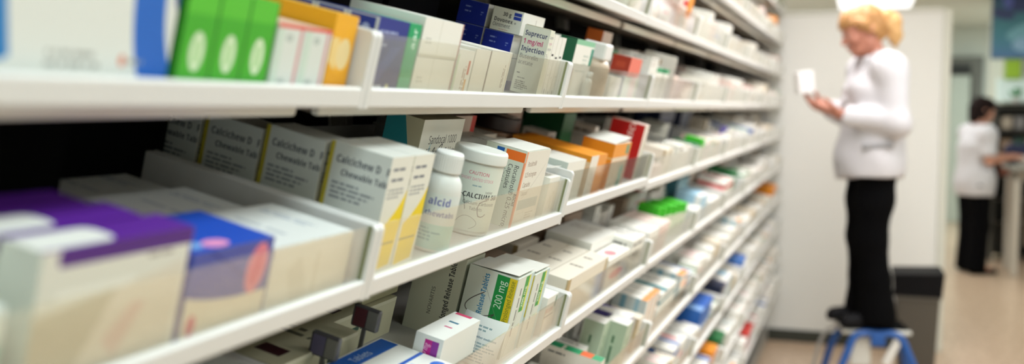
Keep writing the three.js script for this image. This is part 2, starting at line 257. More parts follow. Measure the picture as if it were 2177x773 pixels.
// ointment carton on the blue stack
hero([1, 1.6, 1.745, 0.076, 0.130, 0.108, 0.147], W1, {
  N: (c, W, H) => {
    c.fillStyle = '#e8eadd'; c.fillRect(0, 0, W, H); bar(c, 0, 0, W * 0.015, H, '#b9b7a2');
    txt(c, '30 g', W * 0.34, H * 0.34, H * 0.23, INK, { bold: true, sx: 0.88 });
    txt(c, 'Dovonex', W * 0.08, H * 0.61, H * 0.24, INK, { bold: true, sx: 0.86 }); txt(c, '®', W * 0.75, H * 0.6, H * 0.12, INK);
    txt(c, 'Ointment', W * 0.07, H * 0.83, H * 0.22, '#303236', { sx: 0.85 });
    small(c, W * 0.3, H * 0.91, W * 0.32, H * 0.05, 1, '#c79a8c', 4);
    bar(c, W * 0.70, H * 0.1, W * 0.25, H * 0.14, '#1b3ba6'); bar(c, W * 0.70, H * 0.265, W * 0.25, H * 0.14, '#1b3ba6');
  },
  F: (c, W, H) => { bar(c, W * 0.6, H * 0.2, W * 0.03, H * 0.5, '#c5c0b8'); }, T: (c, W, H) => { small(c, W * 0.5, H * 0.3, W * 0.4, H * 0.1, 2, '#bdb6a6', 4); },
}, 'white ointment carton with black lettering and two dark blue bars on its end', { ppm: 5200, yaw: 0.06 });
hero([1, 1.64, 1.70, 0.031, 0.076, 0.012, 0.104], '#b9ad98', { N: (c, W, H) => { txt(c, 'MM', W * 0.3, H * 0.18, H * 0.14, '#2a2522', { bold: true, rot: 0.2 }); small(c, W * 0.1, H * 0.3, W * 0.8, H * 0.5, 6, '#8b7f6c', 3); } }, 'beige-grey carton with dark marks, half hidden left of the buserelin carton');
// buserelin carton, in focus
hero([1, 1.582, 1.604, 0.0115, 0.058, 0.0165, 0.129], '#e6e8d8', {
  N: (c, W, H) => {
    txt(c, 'Suprecur', W * 0.07, H * 0.15, H * 0.1, NAVY, { bold: true, sx: 0.80 });
    txt(c, '1 mg/ml', W * 0.07, H * 0.27, H * 0.1, '#c4186c', { bold: true, sx: 0.78 });
    txt(c, 'Injection', W * 0.05, H * 0.38, H * 0.1, NAVY, { bold: true, sx: 0.84 });
    txt(c, 'Buserelin', W * 0.05, H * 0.485, H * 0.085, '#3a3c40', { sx: 0.82 }); txt(c, 'acetate', W * 0.05, H * 0.575, H * 0.085, '#4a4c50', { sx: 0.84 });
    small(c, W * 0.1, H * 0.7, W * 0.16, H * 0.03, 1, '#555', 3); small(c, W * 0.16, H * 0.77, W * 0.3, H * 0.025, 1, '#777', 4); small(c, W * 0.12, H * 0.82, W * 0.55, H * 0.14, 5, '#7c7d76', 6);
    c.strokeStyle = '#b7b7a8'; c.strokeRect(W * 0.8, H * 0.8, W * 0.06, H * 0.12);
  },
  F: (c, W, H) => { txt(c, 'Suprecur', W * 0.1, H * 0.13, H * 0.06, '#555a70', { sx: 0.9 }); txt(c, '1 mg/ml', W * 0.1, H * 0.22, H * 0.055, '#b86a92', { sx: 0.8 }); txt(c, 'Injection', W * 0.1, H * 0.3, H * 0.055, '#555a70', { sx: 0.9 }); small(c, W * 0.1, H * 0.36, W * 0.6, H * 0.08, 3, '#999', 4); },
  T: (c, W, H) => bar(c, 0, 0, W, H, '#d9d6c4'),
}, 'white injection carton with navy and magenta lettering standing behind the clear front', { ppm: 5600, flap: 'top', open: -0.06, flapColor: [0.62, 0.55, 0.38] });
const tn = { N: (c, W, H) => { txt(c, 'PDF', W * 0.62, H * 0.33, H * 0.06, '#555', { bold: true }); small(c, W * 0.1, H * 0.4, W * 0.8, H * 0.1, 2, '#aaa', 3); }, F: (c, W, H) => { small(c, W * 0.15, H * 0.3, W * 0.7, H * 0.06, 1, '#4a4a4a', 3); small(c, W * 0.3, H * 0.62, W * 0.4, H * 0.02, 1, '#aaa', 3); bar(c, W * 0.4, H * 0.84, W * 0.12, H * 0.1, '#6b675c'); bar(c, W * 0.95, 0, W * 0.05, H, '#bdb9a6'); } };
const t1 = hero([1, 1.6085, 1.631, 0.018, 0.028, 0.012, 0.124], W1, tn, 'slim white carton, first of four right of the buserelin carton');
again(t1, [1, 1.632, 1.6545, 0.018, 0.028, 0.012, 0.124], 'slim white carton, second of four right of the buserelin carton');
again(t1, [1, 1.6555, 1.678, 0.018, 0.028, 0.008, 0.120], 'slim white carton, third of four right of the buserelin carton');
again(t1, [1, 1.679, 1.7015, 0.018, 0.028, 0.010, 0.120], 'slim white carton, last of four, against the tray end');
const wc = hero([1, 1.76, 1.80, 0.14, 0.215, 0.012, 0.138], W0, { F: (c, W, H) => { bar(c, W * 0.45, H * 0.02, W * 0.06, H * 0.3, '#a9bdb8'); small(c, W * 0.1, H * 0.08, W * 0.3, H * 0.1, 2, '#b98d8d', 3); }, T: (c, W, H) => small(c, W * 0.2, H * 0.3, W * 0.5, H * 0.2, 3, '#a8a294', 5) }, 'white carton standing behind the ointment carton, its near neighbour');
again(wc, [1, 1.804, 1.844, 0.14, 0.215, 0.012, 0.138], 'white carton standing behind the ointment carton, farther of the two');
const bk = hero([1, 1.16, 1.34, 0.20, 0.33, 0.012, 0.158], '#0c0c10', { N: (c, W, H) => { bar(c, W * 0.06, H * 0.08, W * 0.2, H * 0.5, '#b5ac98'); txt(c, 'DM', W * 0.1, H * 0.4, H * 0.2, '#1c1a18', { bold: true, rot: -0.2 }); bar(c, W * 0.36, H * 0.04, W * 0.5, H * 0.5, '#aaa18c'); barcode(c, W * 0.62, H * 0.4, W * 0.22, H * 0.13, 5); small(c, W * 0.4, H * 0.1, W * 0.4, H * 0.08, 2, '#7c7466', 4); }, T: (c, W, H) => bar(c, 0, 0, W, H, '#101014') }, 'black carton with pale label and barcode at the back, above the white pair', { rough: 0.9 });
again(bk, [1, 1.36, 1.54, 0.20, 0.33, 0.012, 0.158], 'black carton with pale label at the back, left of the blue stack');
hero([1, 1.02, 1.14, 0.24, 0.36, 0.012, 0.158], '#8d897c', { N: (c, W, H) => { bar(c, W * 0.62, H * 0.02, W * 0.3, H * 0.4, '#cac7ba'); txt(c, 'M', W * 0.4, H * 0.24, H * 0.22, '#155b41', { bold: true }); barcode(c, W * 0.65, H * 0.06, W * 0.2, H * 0.2, 2, '#5b4f5e'); } }, 'grey carton with dark green emblem at the back above the blue squares');
// --- eye-level shelf, third bay
hero([1, 1.742, 1.80, 0.018, 0.06, 0.012, 0.078], W1, { F: (c, W, H) => { poly(c, [W * 0.35, H * 0.95, W * 0.55, H * 0.1, W * 0.8, H * 0.1, W * 0.6, H * 0.95], '#3b4238'); poly(c, [W * 0.5, H * 0.3, W * 0.55, H * 0.1, W * 0.8, H * 0.1, W * 0.76, H * 0.3], '#a88d90'); } }, 'short white carton with dark slanting stripe behind the third clear front');
hero([1, 1.83, 1.965, 0.035, 0.112, 0.012, 0.126], W1, { N: (c, W, H) => { bar(c, 0, 0, W * 0.25, H * 0.18, '#2a8c56'); bar(c, W * 0.56, 0, W * 0.44, H, '#0e5a38'); }, F: (c, W, H) => { bar(c, 0, 0, W, H * 0.09, '#8cc9a4'); bar(c, W * 0.86, H * 0.12, W * 0.14, H * 0.3, '#1f8f78'); small(c, W * 0.5, H * 0.25, W * 0.3, H * 0.2, 3, '#c4cdc4', 3); bar(c, W * 0.1, H * 0.52, W * 0.7, H * 0.02, '#cfd2c8'); }, T: (c, W, H) => bar(c, 0, 0, W, H, '#a5d5b5') }, 'white carton with dark green side band and pale green top edge');
hero([1, 2.24, 2.36, 0.018, 0.062, 0.07, 0.114], '#e2593c', { N: (c, W, H) => { bar(c, 0, 0, W, H, '#a8331a'); bar(c, W * 0.25, H * 0.3, W * 0.5, H * 0.3, '#bb4627'); }, F: (c, W, H) => bar(c, 0, 0, W, H, '#ea7a66'), T: (c, W, H) => { bar(c, 0, 0, W, H, '#f08c78'); bar(c, W * 0.4, H * 0.5, W * 0.6, H * 0.4, '#f7e6e0'); } }, 'rust-red and salmon carton lying on the pale mint carton');
hero([1, 2.22, 2.37, 0.018, 0.07, 0.012, 0.0695], '#d9e8dc', { N: (c, W, H) => { bar(c, 0, 0, W, H, '#7f8485'); poly(c, [0, H, 0, H * 0.5, W, H * 0.8, W, H], '#79b66c'); }, F: (c, W, H) => { bar(c, W * 0.45, 0, W * 0.4, H, '#ecd9d4'); bar(c, W * 0.92, 0, W * 0.08, H, '#bcd69a'); } }, 'pale mint and pink carton under the rust-red one');
hero([1, 2.30, 2.39, 0.112, 0.152, 0.012, 0.158], '#d8702e', { N: (c, W, H) => bar(c, 0, 0, W, H, '#e0742c'), F: (c, W, H) => bar(c, 0, 0, W, H, '#d2c3b4') }, 'orange carton with grey side at the dark back of the third bay');
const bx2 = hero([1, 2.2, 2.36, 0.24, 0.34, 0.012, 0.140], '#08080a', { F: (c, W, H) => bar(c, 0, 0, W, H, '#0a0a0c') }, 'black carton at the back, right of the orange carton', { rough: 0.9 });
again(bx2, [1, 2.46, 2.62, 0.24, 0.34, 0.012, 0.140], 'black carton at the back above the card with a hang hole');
// --- fifth shelf, first bay
const puArt = (first) => ({
  F: (c, W, H) => {
    bar(c, 0, 0, W, H, '#dfe0d4'); poly(c, [W * 0.12, 0, W, 0, W, H * 0.13, W * 0.12, H * 0.13], '#4a0f7e'); bar(c, W * 0.985, 0, W * 0.015, H, '#6a2a6e'); ell(c, W * 0.12, H * 0.065, W * 0.02, H * 0.065, '#4a0f7e');
    small(c, W * 0.68, H * 0.15, W * 0.24, H * 0.06, 1, '#9b968f', 3); bar(c, W * 0.12, H * 0.3, W * 0.5, H * 0.05, '#edeee4');
    poly(c, [0, H * 0.45, W * 0.5, H * 0.36, W * 0.25, H, 0, H], '#c4bea6'); poly(c, [W * 0.5, H * 0.36, W * 0.96, H * 0.25, W * 0.93, H, W * 0.25, H], '#ded8c8'); poly(c, [W * 0.45, H * 0.75, W * 0.62, H * 0.5, W * 0.72, H * 0.52, W * 0.55, H * 0.9], '#d9c2b4');
  },
  T: (c, W, H) => { bar(c, 0, 0, W, H, '#5a1f93'); c.fillStyle = '#e9eae4'; c.beginPath(); c.roundRect(W * 0.12, H * (first ? 0.52 : 0.45), W * 0.8, H * 0.6, W * 0.3); c.fill(); },
  N: (c, W, H) => { bar(c, 0, 0, W, H, '#dde3d8'); },
});
const pu = hero([2, 0.498, 0.652, 0.016, 0.052, 0.012, 0.114], '#dfe0d4', puArt(true), 'white carton with purple top and purple band, foremost of three at lower left', { ppm: 2200 });
again(pu, [2, 0.482, 0.636, 0.055, 0.091, 0.012, 0.114], 'white carton with purple top, middle of the three at lower left');
again(pu, [2, 0.466, 0.62, 0.094, 0.130, 0.012, 0.114], 'white carton with purple top, hindmost of the three at lower left');
hero([2, 0.34, 0.475, 0.016, 0.05, 0.012, 0.082], '#e4ece6', { F: (c, W, H) => { bar(c, W * 0.4, H * 0.35, W * 0.6, H * 0.3, '#a9cfc6'); poly(c, [W * 0.55, H * 0.55, W * 0.95, H * 0.45, W * 0.95, H * 0.8], '#8a927e'); } }, 'pale carton with teal patch at the lower left corner', { ppm: 2000 });
hero([2, 0.658, 0.775, 0.016, 0.10, 0.012, 0.090], '#e6e2d2', {
  F: (c, W, H) => { bar(c, 0, 0, W, H, '#e3dcc6'); c.fillStyle = '#4a55a6'; c.beginPath(); c.moveTo(0, 0); c.lineTo(W, 0); c.lineTo(W, H * 0.62); c.quadraticCurveTo(W * 0.45, H * 0.66, 0, H * 0.48); c.fill(); pen(c, [W * 0.2, H * 0.02, W * 0.5, H * 0.25, W * 0.85, H * 0.55], W * 0.02, '#26348c'); ell(c, W * 0.82, H * 0.34, W * 0.13, H * 0.3, '#e27f92', 0.2); ell(c, W * 0.82, H * 0.34, W * 0.07, H * 0.2, '#dd5f78', 0.2); ell(c, W * 0.12, H * 0.82, W * 0.05, H * 0.12, '#d05a66'); },
  T: (c, W, H) => { bar(c, 0, 0, W, H, '#1b4fc0'); ell(c, W * 0.4, H * 0.85, W * 0.16, H * 0.12, '#f0a83c'); ell(c, W * 0.85, H * 0.62, W * 0.1, H * 0.14, '#ec9ac8'); ell(c, W * 0.8, H * 0.85, W * 0.1, H * 0.1, '#7db1ea'); },
  N: (c, W, H) => bar(c, 0, 0, W, H, '#2a4fb4'),
}, 'blue and cream carton with pink oval, right of the purple-topped cartons', { ppm: 2400 });
const wfArt = { F: (c, W, H) => { bar(c, 0, 0, W, H, '#e2e0d2'); bar(c, 0, 0, W, H * 0.04, '#f2f2ea'); bar(c, W * 0.55, H * 0.2, W * 0.03, H * 0.7, '#d6d2c0'); poly(c, [W * 0.2, H * 0.4, W * 0.35, H * 0.2, W * 0.5, H * 0.9, W * 0.3, H * 0.95], '#d9d6c6'); }, T: (c, W, H) => { small(c, W * 0.12, H * 0.2, W * 0.7, H * 0.12, 2, '#b4bcc6', 2); small(c, W * 0.2, H * 0.6, W * 0.6, H * 0.1, 1, '#c0c6cc', 5); } };
const wf = hero([2, 0.782, 0.934, 0.018, 0.122, 0.012, 0.076], '#e8ebe8', wfArt, 'white carton with creased front at the right end of the fifth shelf, first tray', { ppm: 2200 });
again(wf, [2, 0.775, 0.927, 0.126, 0.230, 0.0, 0.064], 'white carton lying just behind the creased white carton');
again(wf, [2, 0.60, 0.752, 0.134, 0.238, -0.004, 0.06], 'white carton behind the purple-topped and blue cartons');
again(wf, [2, 0.77, 0.922, 0.234, 0.338, -0.006, 0.058], 'white carton deepest in the shade behind the creased white carton');
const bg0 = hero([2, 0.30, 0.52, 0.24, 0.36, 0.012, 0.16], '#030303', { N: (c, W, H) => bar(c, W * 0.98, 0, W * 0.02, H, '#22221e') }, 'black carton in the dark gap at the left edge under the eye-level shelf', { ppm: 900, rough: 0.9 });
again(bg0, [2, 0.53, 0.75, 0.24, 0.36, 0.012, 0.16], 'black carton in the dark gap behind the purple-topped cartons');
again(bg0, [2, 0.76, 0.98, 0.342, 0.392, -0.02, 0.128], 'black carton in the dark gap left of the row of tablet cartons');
// --- fifth shelf, second bay
const ccArt = {
  N: (c, W, H) => {
    bar(c, 0, 0, W, H, '#dfe5df'); bar(c, 0, 0, W * 0.07, H, '#c9bb3a');
    txt(c, 'Calcichew D₃ Forte', W * 0.13, H * 0.17, H * 0.085, '#3d4350', { bold: true, sx: 0.86 }); txt(c, 'Chewable Tablets', W * 0.24, H * 0.27, H * 0.075, '#3d4350', { bold: true, sx: 0.86 });
    small(c, W * 0.13, H * 0.33, W * 0.75, H * 0.16, 4, '#8d949a', 4); small(c, W * 0.13, H * 0.86, W * 0.36, H * 0.05, 1, '#8d949a', 6);
  },
  F: (c, W, H) => {
    bar(c, 0, 0, W, H, '#e6e6da'); small(c, W * 0.14, H * 0.1, W * 0.72, H * 0.05, 1, '#6f7680', 3); small(c, W * 0.14, H * 0.19, W * 0.6, H * 0.05, 1, '#6f7680', 5); small(c, W * 0.1, H * 0.28, W * 0.8, H * 0.1, 3, '#9aa0a0', 7);
    c.fillStyle = '#f2d51a'; c.beginPath(); c.moveTo(W, H * 0.3); c.quadraticCurveTo(W * 0.75, H * 0.5, W * 0.12, H * 0.62); c.lineTo(0.08 * W, H); c.lineTo(W * 0.86, H * 0.97); c.lineTo(W, H * 0.55); c.fill(); bar(c, W * 0.1, H * 0.755, W * 0.75, H * 0.02, '#a8962a');
  }, T: (c, W, H) => { bar(c, 0, 0, W, H, '#dfe1da'); },
};
const cc = hero([2, 1.012, 1.07, 0.028, 0.108, 0.012, 0.149], '#dfe5df', ccArt, 'tall white chewable tablet carton with yellow swoosh, foremost and nearest of its row', { ppm: 3000 });
again(cc, [2, 1.072, 1.13, 0.028, 0.108, 0.012, 0.149], 'tall white carton with yellow swoosh, right beside the foremost chewable tablet carton');
again(cc, [2, 1.012, 1.07, 0.115, 0.195, 0.008, 0.145], 'tall white chewable tablet carton half in shade, second from the front');
again(cc, [2, 1.012, 1.07, 0.200, 0.280, 0.0, 0.137], 'tall white chewable tablet carton in deep shade, third from the front');
again(cc, [2, 1.012, 1.07, 0.286, 0.366, -0.004, 0.133], 'tall white chewable tablet carton in the dark, hindmost of its row');
hero([2, 1.31, 1.465, 0.13, 0.19, 0.012, 0.163], '#e2e2d4', {
  N: (c, W, H) => { bar(c, 0, 0, W, H, '#dfd9b8'); poly(c, [0, 0, W * 0.48, 0, W * 0.82, H * 0.45, W * 0.5, H * 0.75, W * 0.5, H, 0, H], '#2f9aa8'); txt(c, 'Sandocal 1000', W * 0.7, H * 0.3, W * 0.15, '#1d1d1f', { bold: true, rot: Math.PI / 2 }); txt(c, 'Effervescent', W * 0.52, H * 0.3, W * 0.16, '#1d1d1f', { bold: true, rot: Math.PI / 2 }); },
  F: (c, W, H) => { bar(c, 0, 0, W, H, '#e6e6da'); poly(c, [W * 0.1, H, W * 0.1, H * 0.6, W * 0.28, H * 0.2, W * 0.2, H * 0.6], '#9cc7d2'); txt(c, 'Sandocal 1000', W * 0.2, H * 0.25, H * 0.115, '#2b2b2e', { sx: 0.92 }); txt(c, 'Effervescent Tablets', W * 0.18, H * 0.38, H * 0.115, '#2b2b2e', { sx: 0.7 }); pen(c, [W * 0.2, H * 0.48, W * 0.5, H * 0.12, W * 0.3, H * 0.44, W * 0.75, H * 0.05, W * 0.4, H * 0.5], W * 0.012, '#2b2b2e'); },
  T: (c, W, H) => bar(c, 0, 0, W, H, '#bdb592'),
}, 'teal and cream effervescent tablet carton standing tucked under the shelf board', { ppm: 3800 });
const pb = { N: (c, W, H) => bar(c, 0, 0, W, H, '#5a3d30'), F: (c, W, H) => { bar(c, 0, 0, W, H, '#d3bfb0'); bar(c, W * 0.85, 0, W * 0.15, H, '#c2262c'); small(c, W * 0.2, H * 0.3, W * 0.5, H * 0.1, 1, '#a18b80', 3); } };
hero([2, 1.56, 1.70, 0.20, 0.28, 0.012, 0.148], '#caa998', pb, 'pinkish carton with red end in the shade behind the capsule carton');
hero([2, 1.5, 1.66, 0.115, 0.19, 0.012, 0.122], '#d9d8cc', { N: (c, W, H) => { bar(c, 0, 0, W, H, '#c9cbc0'); bar(c, 0, 0, W * 0.5, H * 0.12, '#2c3f77'); }, T: (c, W, H) => small(c, W * 0.3, H * 0.3, W * 0.5, H * 0.1, 2, '#7c7c74', 3) }, 'flat-topped pale carton with dark blue corner behind the capsule carton');
// capsule carton, in focus
hero([2, 1.478, 1.602, 0.020, 0.090, 0.012, 0.138], '#dfe4d6', {
  N: (c, W, H) => {
    bar(c, 0, 0, W, H, '#dbe3d6'); bar(c, W * 0.27, H * 0.03, W * 0.18, H * 0.09, '#1b62b4'); bar(c, W * 0.5, H * 0.03, W * 0.47, H * 0.12, '#f4741a'); bar(c, W * 0.96, H * 0.15, W * 0.04, H * 0.85, '#f0a07c');
    txt(c, 'Rocaltrol® 0.25 microgram', W * 0.77, H * 0.2, H * 0.08, '#25272b', { bold: false, rot: Math.PI / 2 }); txt(c, 'Capsules', W * 0.62, H * 0.2, H * 0.08, '#25272b', { rot: Math.PI / 2, bold: false });
    txt(c, 'Calcitriol', W * 0.49, H * 0.2, H * 0.062, '#55585a', { rot: Math.PI / 2 }); txt(c, 'ROCHE', W * 0.9, H * 0.55, H * 0.05, '#25272b', { rot: Math.PI / 2, bold: true });
    pen(c, [W * 0.2, H * 0.6, W * 0.36, H * 0.45, W * 0.5, H * 0.25, W * 0.6, H * 0.45, W * 0.2, H * 0.66, W * 0.28, H * 0.3, W * 0.32, H * 0.7], 3, '#4a4c4a');
  },
  F: (c, W, H) => {
    bar(c, 0, 0, W, H, '#e9e6da'); bar(c, 0, 0, W * 0.05, H, '#f2a27a'); txt(c, 'Rocaltrol®', W * 0.14, H * 0.2, H * 0.085, '#6e4a36', { sx: 0.85 }); txt(c, '0.25 microgram', W * 0.12, H * 0.34, H * 0.085, '#6e4a36', { sx: 0.75 }); txt(c, 'Capsules', W * 0.12, H * 0.47, H * 0.085, '#6e4a36', { sx: 0.85 }); txt(c, 'Calcitriol', W * 0.14, H * 0.58, H * 0.07, '#8c7a6a', { sx: 0.85 });
    bar(c, W * 0.1, H * 0.64, W * 0.8, H * 0.13, '#bfc8c2'); pen(c, [W * 0.2, H * 0.62, W * 0.6, H * 0.45, W * 0.9, H * 0.2], 2, '#8b8478'); c.strokeStyle = '#cfc8b8'; c.strokeRect(W * 0.12, H * 0.82, W * 0.3, H * 0.1); small(c, W * 0.5, H * 0.83, W * 0.35, H * 0.1, 3, '#c4bdae', 3);
  },
  T: (c, W, H) => { pen(c, [W * 0.3, H * 0.7, W * 0.5, H * 0.3, W * 0.8, H * 0.4], 1.5, '#a9a59a'); small(c, W * 0.15, H * 0.4, W * 0.5, H * 0.08, 1, '#b5b0a2', 2); },
}, 'white capsule carton with orange bar, blue square and black sideways lettering', { ppm: 4600, flap: 'top', open: 0.004 });
hero([2, 1.608, 1.632, 0.03, 0.085, 0.012, 0.118], W1, { F: (c, W, H) => { bar(c, 0, 0, W * 0.3, H, '#dccb4c'); small(c, W * 0.35, H * 0.2, W * 0.6, H * 0.3, 5, '#888', 3); }, N: (c, W, H) => small(c, W * 0.5, H * 0.1, W * 0.4, H * 0.3, 5, '#999', 2) }, 'thin white carton with yellow edge, right of the capsule carton');
hero([2, 1.636, 1.70, 0.018, 0.09, 0.012, 0.085], W1, { F: (c, W, H) => { pen(c, [W * 0.25, H * 0.9, W * 0.4, H * 0.1, W * 0.5, H * 0.8, W * 0.6, 0, W * 0.8, H * 0.7], 2, '#b9b39e'); }, T: (c, W, H) => small(c, W * 0.2, H * 0.2, W * 0.6, H * 0.4, 3, '#8b8b85', 3) }, 'short white carton with pen scribble in the right corner of the clear-fronted tray', { flap: 'front', open: 0.25 });
// --- fifth shelf, third bay (its tray sits a little higher)
const T3 = 0.013;
hero([2, 1.735, 1.86, 0.02, 0.09, 0.012 + T3, 0.094 + T3], W1, { N: (c, W, H) => { bar(c, 0, 0, W, H, '#cfd9d0'); bar(c, 0, 0, W * 0.12, H * 0.3, '#3d5e3a'); txt(c, 'Li', W * 0.5, H * 0.3, H * 0.2, '#35705a', { bold: true }); }, T: (c, W, H) => bar(c, 0, 0, W, H, '#e4e2d8') }, 'small white carton with green marks, first in the third tray of the fifth shelf');
const orr = { N: (c, W, H) => { bar(c, 0, 0, W, H, '#ecc9a4'); bar(c, 0, 0, W, H * 0.15, '#f29a1e'); }, F: (c, W, H) => { bar(c, 0, 0, W, H, '#f0ece2'); bar(c, W * 0.45, 0, W * 0.55, H, '#f0a24a'); }, T: (c, W, H) => bar(c, 0, 0, W, H, '#f39a14') };
hero([2, 1.90, 2.03, 0.02, 0.19, 0.012 + T3, 0.098 + T3], '#f0a24a', orr, 'carton with bright orange top and orange and white striped front');
hero([2, 2.09, 2.25, 0.022, 0.095, 0.012 + T3, 0.115 + T3], '#ede7da', { N: (c, W, H) => { bar(c, 0, 0, W, H, '#f0941c'); bar(c, 0, H * 0.3, W, H * 0.04, '#f7c277'); }, F: (c, W, H) => { bar(c, 0, 0, W, H, '#e6d8c4'); bar(c, 0, 0, W, H * 0.3, '#f0a040'); bar(c, W * 0.75, H * 0.05, W * 0.15, H * 0.2, '#1d9c86'); bar(c, W * 0.62, H * 0.5, W * 0.2, H * 0.5, '#8fc8bb'); bar(c, W * 0.6, H * 0.85, W * 0.2, H * 0.15, '#0f8f7d'); bar(c, W * 0.9, H * 0.2, W * 0.06, H * 0.8, '#c98a7c'); }, T: (c, W, H) => bar(c, 0, 0, W, H, '#efe6d6') }, 'orange carton with white top and teal squares beside the red carton', { flap: 'top', open: 0.06 });
hero([2, 2.40, 2.45, 0.03, 0.115, 0.012 + T3, 0.150 + T3], '#d8201e', { N: (c, W, H) => { bar(c, 0, 0, W, H, '#cf1a1c'); bar(c, 0, 0, W, H * 0.02, '#e9b4a8'); c.save(); c.translate(W * 0.62, H * 0.72); c.rotate(-Math.PI / 2 + 0.1); c.font = `italic bold ${Math.round(W * 0.32)}px serif`; c.fillStyle = '#f3d9d2'; c.fillText('Alvesco', 0, 0); c.restore(); }, F: (c, W, H) => { bar(c, 0, 0, W, H, '#eee4d8'); bar(c, W * 0.6, H * 0.3, W * 0.15, H * 0.7, '#8a9a6c'); }, T: (c, W, H) => bar(c, 0, 0, W, H, '#efd2c8') }, 'tall red carton with white script lettering and white edge', { ppm: 3000 });
hero([2, 2.28, 2.38, 0.20, 0.30, 0.012, 0.150], '#176a3c', { N: (c, W, H) => bar(c, 0, 0, W, H, '#145c34') }, 'dark green carton behind the red carton, under the board');
hero([2, 1.98, 2.08, 0.24, 0.33, 0.012, 0.158], '#cbbcab', {}, 'pale carton at the back above the brown-lidded jar');
// --- sixth shelf, second bay
const tgArt = {
  N: (c, W, H) => {
    bar(c, 0, 0, W, H, '#dfe6db'); txt(c, 'Tegretol® Prolonged Release Tablets', W * 0.43, H * 0.05, H * 0.092, '#1b7fb4', { rot: -Math.PI / 2, bold: true, sx: 0.72, align: 'right' });
    poly(c, [W * 0.58, H * 0.02, W * 0.83, H * 0.02, W * 0.83, H * 0.6, W * 0.58, H * 0.68], '#149040'); poly(c, [W * 0.83, H * 0.02, W * 0.98, H * 0.02, W * 0.98, H * 0.55, W * 0.83, H * 0.6], '#ead21f');
    txt(c, '200 mg', W * 0.77, H * 0.42, H * 0.12, '#eef6e8', { rot: -Math.PI / 2, sx: 0.85 }); txt(c, 'Prolonged Release', W * 0.94, H * 0.55, H * 0.072, '#4a6a1c', { rot: -Math.PI / 2, sx: 0.84 });
    txt(c, 'carbamazepine', W * 0.9, H * 1.25, H * 0.085, '#5c8f96', { rot: -Math.PI / 2 });
    pen(c, [W * 0.4, H * 0.28, -W * 0.1, H * 0.5, W * 0.2, H * 0.56, W * 0.5, H * 0.58, W * 0.68, H * 0.5, W * 0.6, H * 0.62, W * 0.1, H * 0.82], 6, '#4b4440'); pen(c, [W * 0.3, H * 0.1, W * 0.6, H * 0.4, W * 0.8, H * 0.6], 2, '#8c8c84'); pen(c, [W * 0.62, H * 0.95, W * 0.9, H * 0.75, W * 0.72, H * 1.0], 5, '#4b4440');
  },
  F: (c, W, H) => { bar(c, 0, 0, W, H, '#dfe6dc'); bar(c, W * 0.5, H * 0.02, W * 0.22, H * 0.45, '#39a045'); txt(c, '200 mg', W * 0.68, H * 0.42, H * 0.1, '#e6f0d8', { rot: -Math.PI / 2, bold: true, sx: 0.8 }); bar(c, W * 0.72, H * 0.02, W * 0.07, H * 0.45, '#dfe23a'); small(c, W * 0.3, H * 0.75, H * 0.65, W * 0.12, 1, '#7c7f7a', 4, -Math.PI / 2); pen(c, [W * 0.02, H * 0.98, W * 0.3, H * 0.6, W * 0.6, H * 0.2, W * 0.4, H * 0.7, W * 0.1, H * 1.0], 2.5, '#76564c'); bar(c, W * 0.82, 0, W * 0.18, H, '#c6dcdc'); },
  T: (c, W, H) => { pen(c, [W * 0.1, H * 0.75, W * 0.6, H * 0.6, W * 0.5, H * 0.5, W * 0.3, H * 0.4, W * 0.9, H * 0.3, W * 0.5, H * 0.25, W * 0.3, H * 0.2], 2, '#8b7f74'); bar(c, 0, 0, W * 0.3, H * 0.2, '#e6c21a'); bar(c, W * 0.3, 0, W * 0.35, H * 0.2, '#27964a'); },
};
const tg = hero([3, 1.452, 1.532, 0.028, 0.112, 0.012, 0.146], '#dfe6db', tgArt, 'tall white tablet carton with green dose patch, yellow bar and pen scrawl', { ppm: 4200, flap: 'front', open: 0.05 });
again(tg, [3, 1.536, 1.616, 0.026, 0.110, 0.006, 0.140], 'tall white tablet carton with green patch, farther one behind the scrawled carton');
hero([3, 1.452, 1.532, 0.118, 0.202, 0.01, 0.150], '#d6d8c4', { N: (c, W, H) => { txt(c, 'Tegretol® Prolonged Release Tablets', W * 0.82, H * 0.02, H * 0.092, '#26262a', { rot: -Math.PI / 2, bold: true, sx: 0.72, align: 'right' }); txt(c, 'NOVARTIS', W * 0.5, H * 0.75, H * 0.06, '#55564e', { rot: -Math.PI / 2, sx: 1.2 }); } }, 'tall tablet carton in the shade with black sideways lettering, left of the scrawled carton', { ppm: 3200 });
hero([3, 1.634, 1.70, 0.02, 0.10, 0.012, 0.082], W1, { F: (c, W, H) => { bar(c, W * 0.78, H * 0.05, W * 0.1, H * 0.3, '#5f8c74'); txt(c, 'Mucodyne', W * 0.06, H * 0.42, H * 0.2, '#b8574a', { sx: 0.62 }); small(c, W * 0.06, H * 0.5, W * 0.8, H * 0.06, 1, '#6d6560', 4); bar(c, W * 0.02, H * 0.3, W * 0.03, H * 0.7, '#a07c34'); } }, 'small white carton with rust-red lettering and green tab, by the tray end');
hero([3, 1.225, 1.362, 0.045, 0.087, 0.04, 0.092], '#eef0ea', { N: (c, W, H) => { bar(c, 0, 0, W, H, '#e9ece6'); bar(c, W * 0.36, H * 0.12, W * 0.5, H * 0.6, '#c2188a'); bar(c, W * 0.62, H * 0.12, W * 0.24, H * 0.6, '#8f2c9c'); txt(c, '10 mg', W * 0.45, H * 0.62, H * 0.2, '#f4d6ea', { rot: -Math.PI / 2 + 0.2, sx: 0.7 }); }, T: (c, W, H) => { small(c, W * 0.3, H * 0.35, W * 0.5, H * 0.1, 1, '#3d7890', 2); small(c, W * 0.4, H * 0.55, W * 0.3, H * 0.08, 1, '#d06a8a', 4); bar(c, W * 0.1, 0, W * 0.6, H * 0.08, '#cf3f6a'); } }, 'small white carton with magenta and purple square behind the folded leaflet', { ppm: 4200 });
